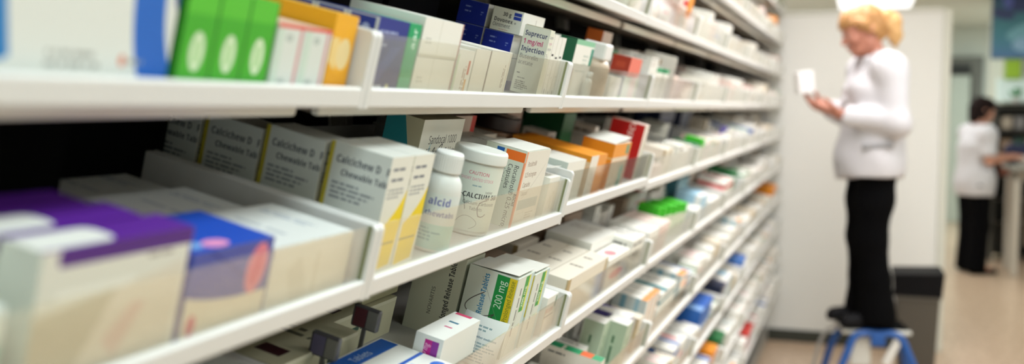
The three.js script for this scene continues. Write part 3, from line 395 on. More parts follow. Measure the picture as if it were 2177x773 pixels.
const pl = { N: (c, W, H) => { bar(c, 0, 0, W, H, '#e8ece8'); bar(c, 0, H * 0.2, W * 0.9, H * 0.5, '#b9c6e4'); }, T: (c, W, H) => { poly(c, [W * 0.02, H * 0.02, W * 0.26, H * 0.02, W * 0.26, H * 0.98, W * 0.02, H * 0.98], '#1f63c0'); txt(c, 'Tablets', W * 0.2, H * 0.7, W * 0.14, '#cfe0f6', { rot: -Math.PI / 2 }); poly(c, [W * 0.55, 0, W * 0.6, 0, W * 0.6, H * 0.9, W * 0.55, H * 0.9], '#2a62c4'); bar(c, W * 0.64, H * 0.3, W * 0.2, H * 0.4, '#ccd6ee'); ell(c, W * 0.88, H * 0.14, W * 0.09, H * 0.09, '#2a6ed0'); } };
hero([3, 1.06, 1.222, 0.024, 0.135, 0.012, 0.066], '#eef0ea', pl, 'flat white and blue carton at the bottom centre of the picture', { ppm: 3000 });
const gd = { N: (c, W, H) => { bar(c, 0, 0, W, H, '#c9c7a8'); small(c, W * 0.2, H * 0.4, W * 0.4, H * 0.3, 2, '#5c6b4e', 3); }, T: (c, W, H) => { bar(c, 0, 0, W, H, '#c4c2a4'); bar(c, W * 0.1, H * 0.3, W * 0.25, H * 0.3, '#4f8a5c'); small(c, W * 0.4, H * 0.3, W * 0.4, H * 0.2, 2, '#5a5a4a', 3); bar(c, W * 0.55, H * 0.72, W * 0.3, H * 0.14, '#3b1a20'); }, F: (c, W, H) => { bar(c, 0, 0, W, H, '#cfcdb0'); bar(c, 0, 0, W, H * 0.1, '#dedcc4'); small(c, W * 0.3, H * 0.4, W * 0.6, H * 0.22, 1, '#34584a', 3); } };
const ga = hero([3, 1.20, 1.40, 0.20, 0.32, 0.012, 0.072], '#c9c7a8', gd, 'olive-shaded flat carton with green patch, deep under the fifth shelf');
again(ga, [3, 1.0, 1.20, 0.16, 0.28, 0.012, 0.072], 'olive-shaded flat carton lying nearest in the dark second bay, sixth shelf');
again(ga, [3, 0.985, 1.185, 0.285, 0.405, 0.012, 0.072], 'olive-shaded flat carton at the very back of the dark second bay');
hero([3, 1.30, 1.42, 0.21, 0.29, 0.073, 0.165], '#c4c4a6', { N: (c, W, H) => { barcode(c, W * 0.05, H * 0.6, W * 0.5, H * 0.22, 7, '#1f4f5c'); txt(c, '0 10478', W * 0.1, H * 0.93, H * 0.1, '#333'); }, F: (c, W, H) => bar(c, 0, 0, W, H, '#b9b795') }, 'shaded carton with dark teal barcode standing on the olive carton');

const F1 = 0.012;
// --- bottles, jar, leaflet, plastic price clips
function lathe(pts, seg = 40) { return new THREE.LatheGeometry(pts.map(([r, y]) => new THREE.Vector2(r, y)), seg); }
{ // white bottle with teal label
  const g = thing('pill_bottle', 'white plastic bottle with screw cap and teal label, left of the calcium tub', 'bottle'); seat(g, 2, 1.206, 0.039, 0.012); clear.push([2, 1.14, 1.215, 0.01, 0.08, 0.15]);
  mesh('bottle_body', lathe([[0, 0], [0.0245, 0], [0.026, 0.003], [0.026, 0.082], [0.0245, 0.093], [0.020, 0.101], [0.0165, 0.104], [0.0165, 0.108], [0, 0.108]]), std([0.76, 0.78, 0.74], 0.35), g);
  const cap = mesh('screw_cap', lathe([[0, 0.106], [0.0188, 0.106], [0.0192, 0.108], [0.0190, 0.130], [0.0175, 0.1335], [0, 0.134]]), std([0.82, 0.83, 0.80], 0.4), g);
  const ribs = []; for (let i = 0; i < 36; i++) { const q = box(0.0012, 0.02, 0.0012, 0.0191, 0.118, 0); q.rotateY(i / 36 * Math.PI * 2); ribs.push(q); }
  mesh('grip_ribs', mergeGeometries(ribs), std([0.8, 0.81, 0.78], 0.45), cap);
  const lt = canvasTex(768, 340, (c, W, H) => { bar(c, 0, 0, W, H, '#dfe6e2'); for (const x of [0, W * 0.5]) { poly(c, [x, H * 0.2, x + W * 0.13, 0, x + W * 0.13, H * 0.42, x, H * 0.5], '#35a6bd'); txt(c, 'A-3', x + W * 0.02, H * 0.32, H * 0.16, '#12718c', { bold: true }); txt(c, 'alcid', x + W * 0.16, H * 0.2, H * 0.19, '#6a6fae', { bold: true }); txt(c, 'chewtabs', x + W * 0.15, H * 0.4, H * 0.13, '#5c62a0', { bold: true }); bar(c, x, H * 0.55, W * 0.5, H * 0.45, '#b5dcd4'); small(c, x + W * 0.04, H * 0.62, W * 0.3, H * 0.26, 4, '#7aa9b0', 4); } });
  const lab = new THREE.CylinderGeometry(0.0263, 0.0263, 0.074, 40, 1, true); lab.rotateY(-1.2); lab.translate(0, 0.042, 0);
  mesh('label', lab, new THREE.MeshStandardMaterial({ map: lt, roughness: 0.4 }), g);
}
{ // calcium tub
  const g = thing('tablet_tub', 'white plastic tablet tub with wide lid and pen scribble, left of the capsule carton', 'tub'); seat(g, 2, 1.375, 0.058, 0.012); clear.push([2, 1.33, 1.42, 0.01, 0.11, 0.145]);
  mesh('tub_body', lathe([[0, 0], [0.034, 0], [0.036, 0.003], [0.0375, 0.105], [0.0375, 0.11], [0, 0.11]], 56), std([0.74, 0.77, 0.71], 0.35), g);
  mesh('lid', lathe([[0, 0.108], [0.0398, 0.108], [0.0406, 0.110], [0.0402, 0.123], [0.0385, 0.1262], [0.034, 0.1266], [0.033, 0.1256], [0, 0.1256]], 56), std([0.78, 0.80, 0.75], 0.4), g);
  const lt = canvasTex(1400, 560, (c, W, H) => {
    bar(c, 0, 0, W, H, '#dfe6da'); const x = W * 0.33;
    txt(c, 'CAUTION', x + 95, 80, 40, '#c23a5c', { sx: 1.1 }); txt(c, 'SHORT DATED STOCK', x + 30, 130, 32, '#d890a0', { sx: 1.0 }); small(c, x + 150, 165, 110, 22, 1, '#9cb3b8', 3);
    txt(c, 'tablet', x + 280, 225, 30, '#777'); txt(c, 'CALCIUM 500', x + 80, 275, 58, INK, { bold: true, sx: 1.0 }); txt(c, 'Calcium Carbonate', x + 95, 330, 38, '#4a4c4c'); txt(c, 'Tablets', x + 165, 378, 38, '#5a5c5c');
    pen(c, [x, 420, x - 10, 230, x + 20, 300, x + 70, 420, x + 60, 260, x + 90, 230, x + 130, 380, x + 170, 400], 6, '#54524c'); pen(c, [x + 320, 280, x + 200, 300, x + 260, 420, x + 300, 440, x + 330, 400], 6, '#5a4446'); pen(c, [x + 60, 520, x + 120, 380, x + 240, 460, x + 300, 500, x + 200, 540], 4, '#8a8a80');
  });
  const lab = new THREE.CylinderGeometry(0.0380, 0.0368, 0.098, 56, 1, true); lab.rotateY(-2.45); lab.translate(0, 0.056, 0);
  mesh('label', lab, new THREE.MeshStandardMaterial({ map: lt, roughness: 0.42 }), g);
}
{ // brown-lidded jar
  const g = thing('jar', 'brown jar with dark lid and pale label at the back behind the orange-topped carton', 'jar'); seat(g, 2, 1.93, 0.245, 0.02);
  mesh('jar_body', lathe([[0, 0], [0.048, 0], [0.05, 0.004], [0.05, 0.085], [0.046, 0.093], [0, 0.093]]), std([0.30, 0.17, 0.10], 0.3), g);
  mesh('lid', lathe([[0, 0.09], [0.0525, 0.09], [0.0535, 0.093], [0.053, 0.117], [0.050, 0.120], [0, 0.1205]]), std([0.03, 0.014, 0.012], 0.35), g);
  const l = new THREE.CylinderGeometry(0.0503, 0.0503, 0.062, 40, 1, true); l.translate(0, 0.046, 0);
  mesh('label', l, new THREE.MeshStandardMaterial({ map: canvasTex(512, 128, (c, W, H) => { bar(c, 0, 0, W, H, '#c2a287'); for (let i = 0; i < 9; i++) bar(c, i * 60 + 8, 10, 14, H - 20, i % 3 ? '#d9c0a8' : '#6a4a3a'); }), roughness: 0.6 }), g);
}
{ // bottle with square white cap, third bay
  const g = thing('pill_bottle', 'tan bottle with square white cap, right of the green-banded carton', 'bottle'); seat(g, 1, 2.03, 0.045, 0.012); clear.push([1, 1.97, 2.09, 0.01, 0.09, 0.13]);
  mesh('bottle_body', lathe([[0, 0], [0.032, 0], [0.034, 0.004], [0.034, 0.07], [0.026, 0.083], [0, 0.084]]), std([0.62, 0.50, 0.38], 0.4), g);
  mesh('square_cap', rbox(0.052, 0.036, 0.056, 0.006, 0, 0.1, 0, 3), std([0.86, 0.85, 0.82], 0.35), g);
}
{ const g = thing('pill_bottle', 'small white round-shouldered bottle beside the tan bottle', 'bottle'); seat(g, 1, 1.935, 0.024, 0.012, 0); clear.push([1, 1.91, 1.96, 0.0, 0.03, 0.06]);
  mesh('bottle_body', lathe([[0, 0], [0.0085, 0], [0.009, 0.002], [0.009, 0.035], [0.006, 0.044], [0, 0.046]]), std([0.8, 0.79, 0.74], 0.4), g); mesh('screw_cap', lathe([[0, 0.044], [0.0065, 0.044], [0.0065, 0.056], [0, 0.057]]), std([0.85, 0.84, 0.8], 0.4), g); }
{ // folded leaflet
  const lt = canvasTex(512, 512, (c, W, H) => { bar(c, 0, 0, W, H, '#e6ece8'); small(c, 40, 90, 440, 70, 2, '#8fa8ac', 3); txt(c, 'If you take other medicines', 60, 220, 30, '#3f6a80', { bold: true }); small(c, 30, 260, 450, 230, 7, '#9fb4b8', 9); });
  const m = new THREE.MeshPhysicalMaterial({ map: lt, roughness: 0.8, side: THREE.DoubleSide });
  const g = new THREE.BufferGeometry(), pos = [], uv = [], idx = [], NX = 10, NY = 10, th = 0.0006;   // a sheet facing the near end, leaning back and curled a little
  for (const o of [0, 1]) for (let j = 0; j <= NY; j++) for (let i = 0; i <= NX; i++) { const x = i / NX - 0.5, y = j / NY; pos.push(0.074 * x + 0.002 * y, 0.072 * y, -0.022 * y + 0.010 * Math.sin(y * 3) * (0.6 + x) - 0.006 * (2 * x) ** 2 - o * th); uv.push(i / NX, y); }
  const row = NX + 1, lay = row * (NY + 1);
  for (let j = 0; j < NY; j++) for (let i = 0; i < NX; i++) { const a = j * row + i; idx.push(a, a + 1, a + row, a + 1, a + row + 1, a + row, lay + a, lay + a + row, lay + a + 1, lay + a + 1, lay + a + row, lay + a + row + 1); }
  for (let i = 0; i < NX; i++) for (const [a, f] of [[i, 0], [NY * row + i, 1]]) { const q = [a, lay + a, a + 1, a + 1, lay + a, lay + a + 1]; idx.push(...(f ? q.reverse() : q)); }
  for (let j = 0; j < NY; j++) for (const [a, f] of [[j * row, 1], [j * row + NX, 0]]) { const q = [a, lay + a, a + row, a + row, lay + a, lay + a + row]; idx.push(...(f ? q.reverse() : q)); }
  g.setAttribute('position', new THREE.Float32BufferAttribute(pos, 3)); g.setAttribute('uv', new THREE.Float32BufferAttribute(uv, 2)); g.setIndex(idx); g.computeVertexNormals();
  const o = mesh('folded_leaflet', g, m); tag(o, 'white printed leaflet standing right behind the magenta-square carton', 'leaflet'); seat(o, 3, 1.385, 0.052, 0.014);
}
{ // price clips on slim stems in the dark second bay of the sixth shelf
  const spots = [[1.083, 0.147, 0.068, 'grey-violet shelf clip, the lower left of two in the dark sixth shelf', [0.12, 0.11, 0.2]], [1.187, 0.147, 0.083, 'dark shelf clip with reddish card beside the olive-shaded cartons', [0.10, 0.02, 0.03]]];
  for (const [u, d, n, label, col] of spots) {
    const c = thing('shelf_clip', label, 'clip'); seat(c, 3, u, d, F1);
    mesh('clip_stem', rbox(0.006, n - F1 + 0.004, 0.004, 0.001, 0, (n - F1 + 0.004) / 2, 0), std([0.12, 0.12, 0.12], 0.4), c);
    mesh('clip_holder', rbox(0.040, 0.031, 0.010, 0.003, 0, n - F1 + 0.0155, 0), std([0.10, 0.10, 0.11], 0.25), c);
    mesh('clip_card', box(0.018, 0.025, 0.001, -0.007, n - F1 + 0.0155, 0.0056), std(col, 0.5), c);
    mesh('clip_card', box(0.015, 0.025, 0.001, 0.011, n - F1 + 0.0155, 0.0056), std([0.2, 0.2, 0.18], 0.5), c);
  }
}
{ // card with hang hole, fourth bay
  const sh = new THREE.Shape(); sh.moveTo(-0.06, 0); sh.lineTo(0.06, 0); sh.lineTo(0.06, 0.10); sh.quadraticCurveTo(0.06, 0.112, 0.05, 0.112); sh.lineTo(-0.05, 0.112); sh.quadraticCurveTo(-0.06, 0.112, -0.06, 0.10); sh.closePath();
  const h = new THREE.Path(); h.absellipse(0, 0.092, 0.009, 0.006, 0, Math.PI * 2, true); sh.holes.push(h);
  const g = new THREE.ExtrudeGeometry(sh, { depth: 0.003, bevelEnabled: false });
  const o = thing('blister_card', 'white hang card with punched hole and red print, fourth bay of eye-level shelf', 'card'); seat(o, 1, 2.8, 0.064, 0.012); clear.push([1, 2.76, 2.82, 0.0, 0.13, 0.14]);
  g.scale(0.8, 1.16, 1);
  mesh('backing_card', g, std([0.80, 0.74, 0.68], 0.5), o); mesh('print_band', box(0.06, 0.010, 0.0006, -0.008, 0.078, 0.0034), std([0.75, 0.22, 0.16], 0.5), o); mesh('print_dot', box(0.015, 0.018, 0.0006, 0.014, 0.060, 0.0034), std([0.8, 0.08, 0.05], 0.5), o); mesh('blister', rbox(0.07, 0.045, 0.016, 0.006, 0, 0.027, 0.008), std([0.8, 0.78, 0.74], 0.2), o);
}

// ---------------------------------------------------------------- generic cartons for all other bays
const DES = {
  white: ['plain white carton', W1, (c, f) => { small(c, 30, 60, 180, 60, 3, '#c9c4ba', 3); }],
  print: ['white carton with grey print', W1, (c, f) => { small(c, 24, 30, 200, 36, 1, '#7c7c7a', 5); small(c, 24, 80, 200, 90, 5, '#b5b0a8', 6); }],
  line: ['white carton with dark lines', '#f0ebe0', (c, f) => { bar(c, f === 'T' ? 60 : 20, 112, 150, 10, '#8d877c'); small(c, 30, 140, 150, 60, 3, '#b9b2a6', 6); }],
  cream: ['cream carton', '#e8decb', (c, f) => { small(c, 30, 60, 150, 60, 3, '#b8a992', 3); if (f === 'N') bar(c, 236, 0, 20, 256, '#c9ae78'); }],
  pinkish: ['pale pink carton', '#f0dcd3', (c, f) => { small(c, 30, 50, 150, 80, 3, '#cfaea4', 3); }],
  teal: ['white carton with teal band', W1, (c, f) => { bar(c, 0, 150, 256, 50, '#15808a'); small(c, 30, 40, 170, 70, 3, '#9a9a94', 7); }],
  blue: ['white carton with blue band', W1, (c, f) => { bar(c, 0, f === 'T' ? 20 : 30, 256, 56, '#1f5fb4'); small(c, 30, 130, 170, 80, 4, '#aeb4bc', 8); }],
  pink: ['white carton with pink print', W1, (c, f) => { ell(c, 128, 150, 80, 34, '#ea8f96'); small(c, 30, 50, 170, 40, 2, '#a8a29a', 8); }],
  green: ['white carton with green stripe', W1, (c, f) => { bar(c, 0, 0, 256, 34, '#1f9a62'); small(c, 30, 90, 170, 80, 4, '#a9b2a8', 4); }],
  paleGreen: ['pale green carton with dark lettering', '#b9cbb2', (c, f) => { if (f === 'T') bar(c, 0, 0, 256, 256, '#f1efe8'); else { small(c, 110, 236, 170, 50, 1, '#23603a', 5, -Math.PI / 2); bar(c, 0, 0, 14, 256, '#dfe6da'); } }],
  red: ['white carton with red stripe', W1, (c, f) => { bar(c, 0, f === 'T' ? 90 : 40, 256, 40, '#d1252c'); small(c, 30, 140, 160, 70, 3, '#b4aaa4', 8); }],
  orange: ['white carton with orange edge', W1, (c, f) => { bar(c, 206, 0, 50, 256, '#ee9a4a'); if (f === 'N') { bar(c, 0, 0, 256, 256, '#cdd6d4'); bar(c, 60, 0, 40, 256, '#7fb2c8'); bar(c, 170, 0, 30, 256, '#9cc0cc'); } }],
  lilac: ['white carton with lilac corner', W1, (c, f) => { poly(c, [0, 0, 150, 0, 0, 130], '#6c5fb6'); small(c, 40, 150, 170, 70, 3, '#b0adb4', 8); }],
  tan: ['white carton with tan edge', '#efe8d8', (c, f) => { if (f !== 'T') { bar(c, 0, 0, 18, 256, '#b9a274'); bar(c, 238, 0, 18, 256, '#c4b088'); } else { small(c, 50, 60, 150, 20, 1, '#857d70', 3); small(c, 40, 140, 170, 20, 1, '#857d70', 4); } }],
  brown: ['brown-grey carton', '#a8917c', (c, f) => { small(c, 30, 60, 180, 90, 4, '#7d6a58', 3); }],
  solidBlue: ['blue carton', '#1c62b8', (c, f) => { if (f === 'T') { const g = c.createLinearGradient(0, 0, 0, 256); c.fillStyle = '#1a5cb4'; c.fillRect(0, 0, 256, 256); bar(c, 0, 190, 256, 66, '#7fa8dc'); } else bar(c, 0, 200, 256, 56, '#dfe6ee'); }],
  solidOrange: ['orange carton', '#f09422', (c, f) => { if (f !== 'T') bar(c, 0, 150, 256, 106, '#f4e6d2'); }],
  solidGreen: ['bright green topped carton', '#3cc41e', (c, f) => { if (f !== 'T') { bar(c, 0, 70, 256, 186, '#e4e6d2'); bar(c, 100, 70, 30, 186, '#a8d890'); } }],
  darkGreen: ['dark green carton', '#17713c', (c, f) => { small(c, 40, 60, 150, 60, 2, '#69b08a', 3); }],
  solidRed: ['red carton', '#d8322e', (c, f) => { small(c, 40, 60, 150, 60, 2, '#f2c4bc', 3); }],
  solidTeal: ['grey-teal carton', '#4c8a98', (c, f) => { small(c, 40, 60, 150, 60, 2, '#a9cdd4', 3); }],
  skyBlue: ['light blue carton', '#a4cfe6', (c, f) => { bar(c, 190, 0, 66, 256, '#eef2f0'); }],
  navy: ['navy blue carton', '#141f3e', (c, f) => { small(c, 40, 60, 150, 60, 2, '#56628c', 3); }],
};
const unit = new THREE.BoxGeometry(1, 1, 1);
const unitGeo = cartonGeo(1, 1, 1, { N: [0, 0, 0.5, 0.5], F: [0.5, 0, 0.5, 0.5], T: [0, 0.5, 0.5, 0.5] });
const DM = {};
for (const [id, [desc, bg, fn]] of Object.entries(DES)) {
  const t = canvasTex(512, 512, (c) => { for (const [f, x, y] of [['N', 0, 0], ['F', 256, 0], ['T', 0, 256], ['X', 256, 256]]) { c.save(); c.beginPath(); c.rect(x, y, 256, 256); c.clip(); c.translate(x, y); bar(c, 0, 0, 256, 256, bg); fn(c, f); c.restore(); } });
  DM[id] = new THREE.MeshStandardMaterial({ map: t, roughness: 0.42 });
}
const WHITES = ['white', 'print', 'line', 'cream', 'pinkish', 'tan', 'white', 'print', 'white'], SOME = ['teal', 'blue', 'pink', 'green', 'red', 'orange', 'lilac', 'brown'];
const queue = [];   // generic cartons waiting to be placed: { k, b, u0, u1, d0, d1, n0, n1, des, row, level }
const bayOf = (u) => Math.floor((u - 0.21) / 0.75);
function put(k, u0, u1, d0, d1, n0, n1, des, row = 'front', o = {}) { queue.push({ k, b: bayOf((u0 + u1) / 2), u0, u1, d0, d1, n0, n1, des, row, ...o }); clear.push([k, u0, u1, d0, d1, n1]); }
// cartons whose colour can be picked out in the photograph, [k, u0, u1, d0, d1, n0, n1, design]
const F0 = 0.012;
for (const q of [
  // sixth shelf, third bay: three long white cartons side by side, then stacks
  [3, 1.75, 2.06, 0.020, 0.064, F0, 0.096, 'tan'], [3, 1.75, 2.06, 0.066, 0.110, F0, 0.096, 'tan'], [3, 1.75, 2.06, 0.112, 0.156, F0, 0.096, 'tan'],
  [3, 2.07, 2.28, 0.018, 0.06, F0, 0.085, 'pink'], [3, 2.07, 2.30, 0.065, 0.17, F0, 0.11, 'white'], [3, 2.29, 2.44, 0.018, 0.10, F0, 0.10, 'print'], [3, 2.09, 2.22, 0.18, 0.30, F0, 0.115, 'brown'], [3, 2.24, 2.40, 0.18, 0.30, F0, 0.12, 'brown'], [3, 1.76, 1.90, 0.18, 0.32, F0, 0.075, 'brown'], [3, 1.92, 2.06, 0.18, 0.32, F0, 0.09, 'cream'],
  [3, 2.49, 2.64, 0.02, 0.13, F0, 0.095, 'white'], [3, 2.65, 2.80, 0.02, 0.13, F0, 0.095, 'pinkish'],
  ...[0, 1, 2, 3, 4, 5].map((i) => [3, 2.82 + 0.055 * i, 2.87 + 0.055 * i, 0.062 - 0.006 * i, 0.125 - 0.006 * i, F0, 0.115 - 0.003 * (i % 2), 'solidGreen']),
  [3, 3.24, 3.42, 0.02, 0.09, F0, 0.075, 'print'], [3, 3.44, 3.62, 0.03, 0.12, F0, 0.105, 'skyBlue'], [3, 3.55, 3.80, 0.14, 0.25, F0, 0.13, 'solidTeal'], [3, 3.64, 3.92, 0.02, 0.12, F0, 0.07, 'white'],
  [3, 4.05, 4.36, 0.03, 0.14, F0, 0.11, 'red'], [3, 4.45, 4.66, 0.05, 0.17, F0, 0.12, 'darkGreen'], [3, 4.72, 4.98, 0.03, 0.12, F0, 0.10, 'green'],
  // seventh shelf
  [4, 1.76, 1.94, 0.03, 0.15, F0, 0.06, 'white'], [4, 2.03, 2.14, 0.08, 0.19, F0, 0.07, 'print'], [4, 2.16, 2.22, 0.06, 0.11, F0, 0.125, 'paleGreen'], [4, 2.225, 2.285, 0.02, 0.07, F0, 0.12, 'paleGreen'], [4, 2.29, 2.35, 0.03, 0.13, F0, 0.12, 'lilac'],
  [4, 2.49, 2.545, 0.03, 0.12, F0, 0.125, 'orange'], [4, 2.55, 2.605, 0.03, 0.12, F0, 0.125, 'orange'], [4, 2.61, 2.665, 0.03, 0.12, F0, 0.125, 'orange'],
  [4, 2.70, 2.98, 0.03, 0.16, F0, 0.06, 'white'], [4, 2.72, 2.96, 0.03, 0.16, 0.061, 0.10, 'teal'], [4, 6.42, 6.7, 0.03, 0.16, F0, 0.12, 'solidOrange'],
  // lower shelves
  [5, 3.44, 3.74, 0.03, 0.15, F0, 0.12, 'solidBlue'], [5, 3.05, 3.18, 0.03, 0.13, F0, 0.09, 'pink'], [5, 2.92, 3.04, 0.03, 0.13, F0, 0.10, 'blue'], [5, 4.00, 4.12, 0.03, 0.12, F0, 0.11, 'navy'], [5, 4.13, 4.25, 0.03, 0.12, F0, 0.11, 'lilac'], [5, 4.26, 4.36, 0.03, 0.12, F0, 0.11, 'skyBlue'], [5, 4.72, 4.9, 0.03, 0.12, F0, 0.11, 'solidBlue'],
  [6, 3.55, 3.75, 0.03, 0.15, F0, 0.09, 'blue'], [6, 3.30, 3.42, 0.03, 0.12, F0, 0.09, 'pink'], [6, 3.78, 3.92, 0.03, 0.12, F0, 0.1, 'solidOrange'], [6, 4.00, 4.16, 0.03, 0.13, F0, 0.1, 'darkGreen'], [7, 5.05, 5.30, 0.03, 0.13, F0, 0.1, 'solidRed'], [7, 5.40, 5.60, 0.03, 0.13, F0, 0.1, 'red'],
  [2, 3.60, 3.90, 0.22, 0.32, F0, 0.15, 'navy'], [2, 4.05, 4.30, 0.22, 0.32, F0, 0.15, 'navy'], [2, 3.26, 3.36, 0.02, 0.10, F0, 0.085, 'darkGreen'], [2, 3.38, 3.44, 0.02, 0.08, F0, 0.10, 'solidGreen'],
  [0, 2.50, 2.56, 0.02, 0.10, F0, 0.12, 'white'], [0, 2.565, 2.60, 0.02, 0.09, F0, 0.11, 'green'], [0, 2.605, 2.64, 0.02, 0.09, F0, 0.11, 'solidOrange'], [0, 2.90, 2.96, 0.02, 0.10, F0, 0.12, 'pinkish'], [0, 2.97, 3.03, 0.02, 0.10, F0, 0.13, 'red'], [0, 3.04, 3.12, 0.02, 0.10, F0, 0.14, 'solidOrange'],
  [-1, 6.2, 6.4, 0.02, 0.12, F0, 0.13, 'solidOrange'],
]) put(...q);
// the long carton with green and orange top edge at the bottom edge of the photograph
hero([4, 1.965, 2.0, 0.012, 0.14, F0, 0.10], '#efe9dc', { N: (c, W, H) => { bar(c, 0, 0, W, H, '#ece4d8'); small(c, W * 0.1, H * 0.12, W * 0.4, H * 0.08, 1, '#555', 3); c.strokeStyle = '#cfc4b4'; c.strokeRect(W * 0.12, H * 0.3, W * 0.7, H * 0.5); }, T: (c, W, H) => { bar(c, 0, 0, W, H, '#1fa06a'); bar(c, W * 0.62, 0, W * 0.2, H, '#e86a34'); bar(c, W * 0.3, H * 0.2, W * 0.05, H * 0.8, '#f0e9dc'); bar(c, 0, H * 0.55, W * 0.4, H * 0.12, '#0f6a44'); } }, 'white carton with green and orange top edge at the bottom edge of the picture', { ppm: 3000 });
const fits = (k, u0, u1, d0, d1) => !clear.some(([K, a, b, c, d]) => K === k && a < u1 - 0.001 && b > u0 + 0.001 && c < d1 && d > d0);
for (const [k, b] of trays) {
  const r = rng(1000 + k * 37 + b * 101), s = bayStart(b), dark = b <= 1;
  const fill = (row, dBase, hMin, hMax) => {
    let u = s + 0.016, guard = 0;
    while (u < s + 0.715 && guard++ < 60) {
      const kind = r(), rest = s + 0.732 - u;
      const des = r() < (row === 'back' ? 0.9 : 0.80) ? WHITES[(r() * WHITES.length) | 0] : SOME[(r() * SOME.length) | 0];
      if (kind < 0.42) {   // a run of upright cartons of one sort
        const w = 0.032 + 0.03 * r(), h = hMin + (hMax - hMin) * r(), dep = 0.06 + 0.05 * r(), n = 1 + ((r() * 3) | 0);
        for (let i = 0; i < n && u + w < s + 0.732; i++) { const dd = dBase + 0.006 * r(); if (fits(k, u, u + w, dd, dd + dep)) put(k, u, u + w, dd, dd + dep, F0, h, des, row); u += w + 0.002; }
      } else if (kind < 0.75) {   // flat cartons lying on one another
        const w = Math.min(0.09 + 0.06 * r(), rest), hh = 0.024 + 0.016 * r(), dep = 0.08 + 0.05 * r(), n = 1 + ((r() * 3) | 0);
        if (w > 0.05 && fits(k, u, u + w, dBase, dBase + dep)) for (let i = 0; i < n; i++) put(k, u, u + w, dBase + 0.004 * r(), dBase + dep, F0 + i * (hh + 0.0004), F0 + i * (hh + 0.0004) + hh, des, row, { level: n > 1 ? ['bottom', n === 2 ? 'upper' : 'middle', 'top'][i] : '' });
        u += w + 0.004;
      } else {
        const w = Math.min(0.06 + 0.05 * r(), rest), h = hMin + (hMax - hMin) * 0.7 * r(), dep = 0.05 + 0.06 * r();
        if (w > 0.03 && fits(k, u, u + w, dBase, dBase + dep)) put(k, u, u + w, dBase, dBase + dep, F0, h, des, row);
        u += w + 0.003;
      }
      if (r() < 0.12) u += 0.02;
    }
  };
  if (b === 0 || (b === 1 && (k === 1 || k === 2 || k === 3))) continue;
  if (k === 2 && b === 2) { fill('back', 0.2, 0.08, 0.13); continue; }
  if (k === 1 && b === 2) { fill('front', 0.02, 0.05, 0.075); fill('back', 0.2, 0.06, 0.11); continue; }
  fill('front', 0.02, 0.06, k >= 3 ? 0.115 : 0.12);
  fill('back', 0.165, 0.08, 0.14);
}
// the 300 largest in the picture stand as cartons of their own, the rest as one stock
for (const q of queue) {
  const off = trayOff(q.k, q.b); q.n0 += off; q.n1 += off;
  const pts = []; for (const u of [q.u0, q.u1]) for (const d of [q.d0, q.d1]) for (const n of [q.n0, q.n1]) pts.push(P(q.k, u, d, n));
  q.seen = frustum(pts);
  let x0 = 9, x1 = -9, y0 = 9, y1 = -9; for (const p of pts) { const v = p.project(camera); x0 = Math.min(x0, v.x); x1 = Math.max(x1, v.x); y0 = Math.min(y0, v.y); y1 = Math.max(y1, v.y); }
  q.area = (x1 - x0) * (y1 - y0) * (q.row === 'back' ? 0.35 : 1);
}
const shown = queue.filter((q) => q.seen).sort((a, b) => b.area - a.area);
const heroCount = used.medicine_carton || 0, LIMIT = 300 - heroCount;
const single = shown.slice(0, LIMIT), stock = shown.slice(LIMIT);
{
  const rows = {};
  for (const q of shown) { const id = `${q.k},${q.b},${q.row}`; (rows[id] ||= []).push(q); }
  for (const id in rows) {   // place in the row, counted from the near end; cartons of a stack share a place
    const l = rows[id].sort((a, b) => a.u0 - b.u0 || a.n0 - b.n0); let n = -1, last = -9;
    for (const q of l) { if (Math.abs(q.u0 - last) > 0.004 || !(q.level)) n++; last = q.u0; q.place = n; }
  }
  const taken = {};
  for (const q of single) {
    const m = new THREE.Mesh(unitGeo, DM[q.des]); m.name = numbered('medicine_carton'); m.castShadow = m.receiveShadow = true;
    m.scale.set(q.d1 - q.d0, q.n1 - q.n0, q.u1 - q.u0); scene.add(m);
    seat(m, q.k, (q.u0 + q.u1) / 2, (q.d0 + q.d1) / 2, q.n0);
    let label = `${q.level ? q.level + ' ' : ''}${DES[q.des][0]}, ${ORD[q.place] || 'last'} along ${q.row === 'front' ? 'front row' : 'back row'}, ${bayWord(q.b)}, ${shelfWord(q.k)}`;
    if (taken[label]) { taken[label]++; label = label.replace(', ', `, ${q.d0 > 0.06 ? 'rear' : 'fore'} one, `); }
    taken[label] = (taken[label] || 0) + 1;
    tag(m, label, 'carton', 'assorted medicine cartons on the sloping shelves');
  }
  const byDes = {};
  for (const q of stock) {
    const g = unitGeo.clone(); g.scale(q.d1 - q.d0, q.n1 - q.n0, q.u1 - q.u0); const p = P(q.k, (q.u0 + q.u1) / 2, (q.d0 + q.d1) / 2, q.n0); g.rotateZ(-AL); g.translate(p.x, p.y, p.z); (byDes[q.des] ||= []).push(g);
  }
  const ids = Object.keys(byDes);
  const m = mesh('carton_stock', mergeGeometries(ids.map((i) => mergeGeometries(byDes[i])), true), ids.map((i) => DM[i]));
  m.userData.kind = 'stuff'; tag(m, 'many small distant medicine cartons filling the far bays and the back rows', 'cartons');
}

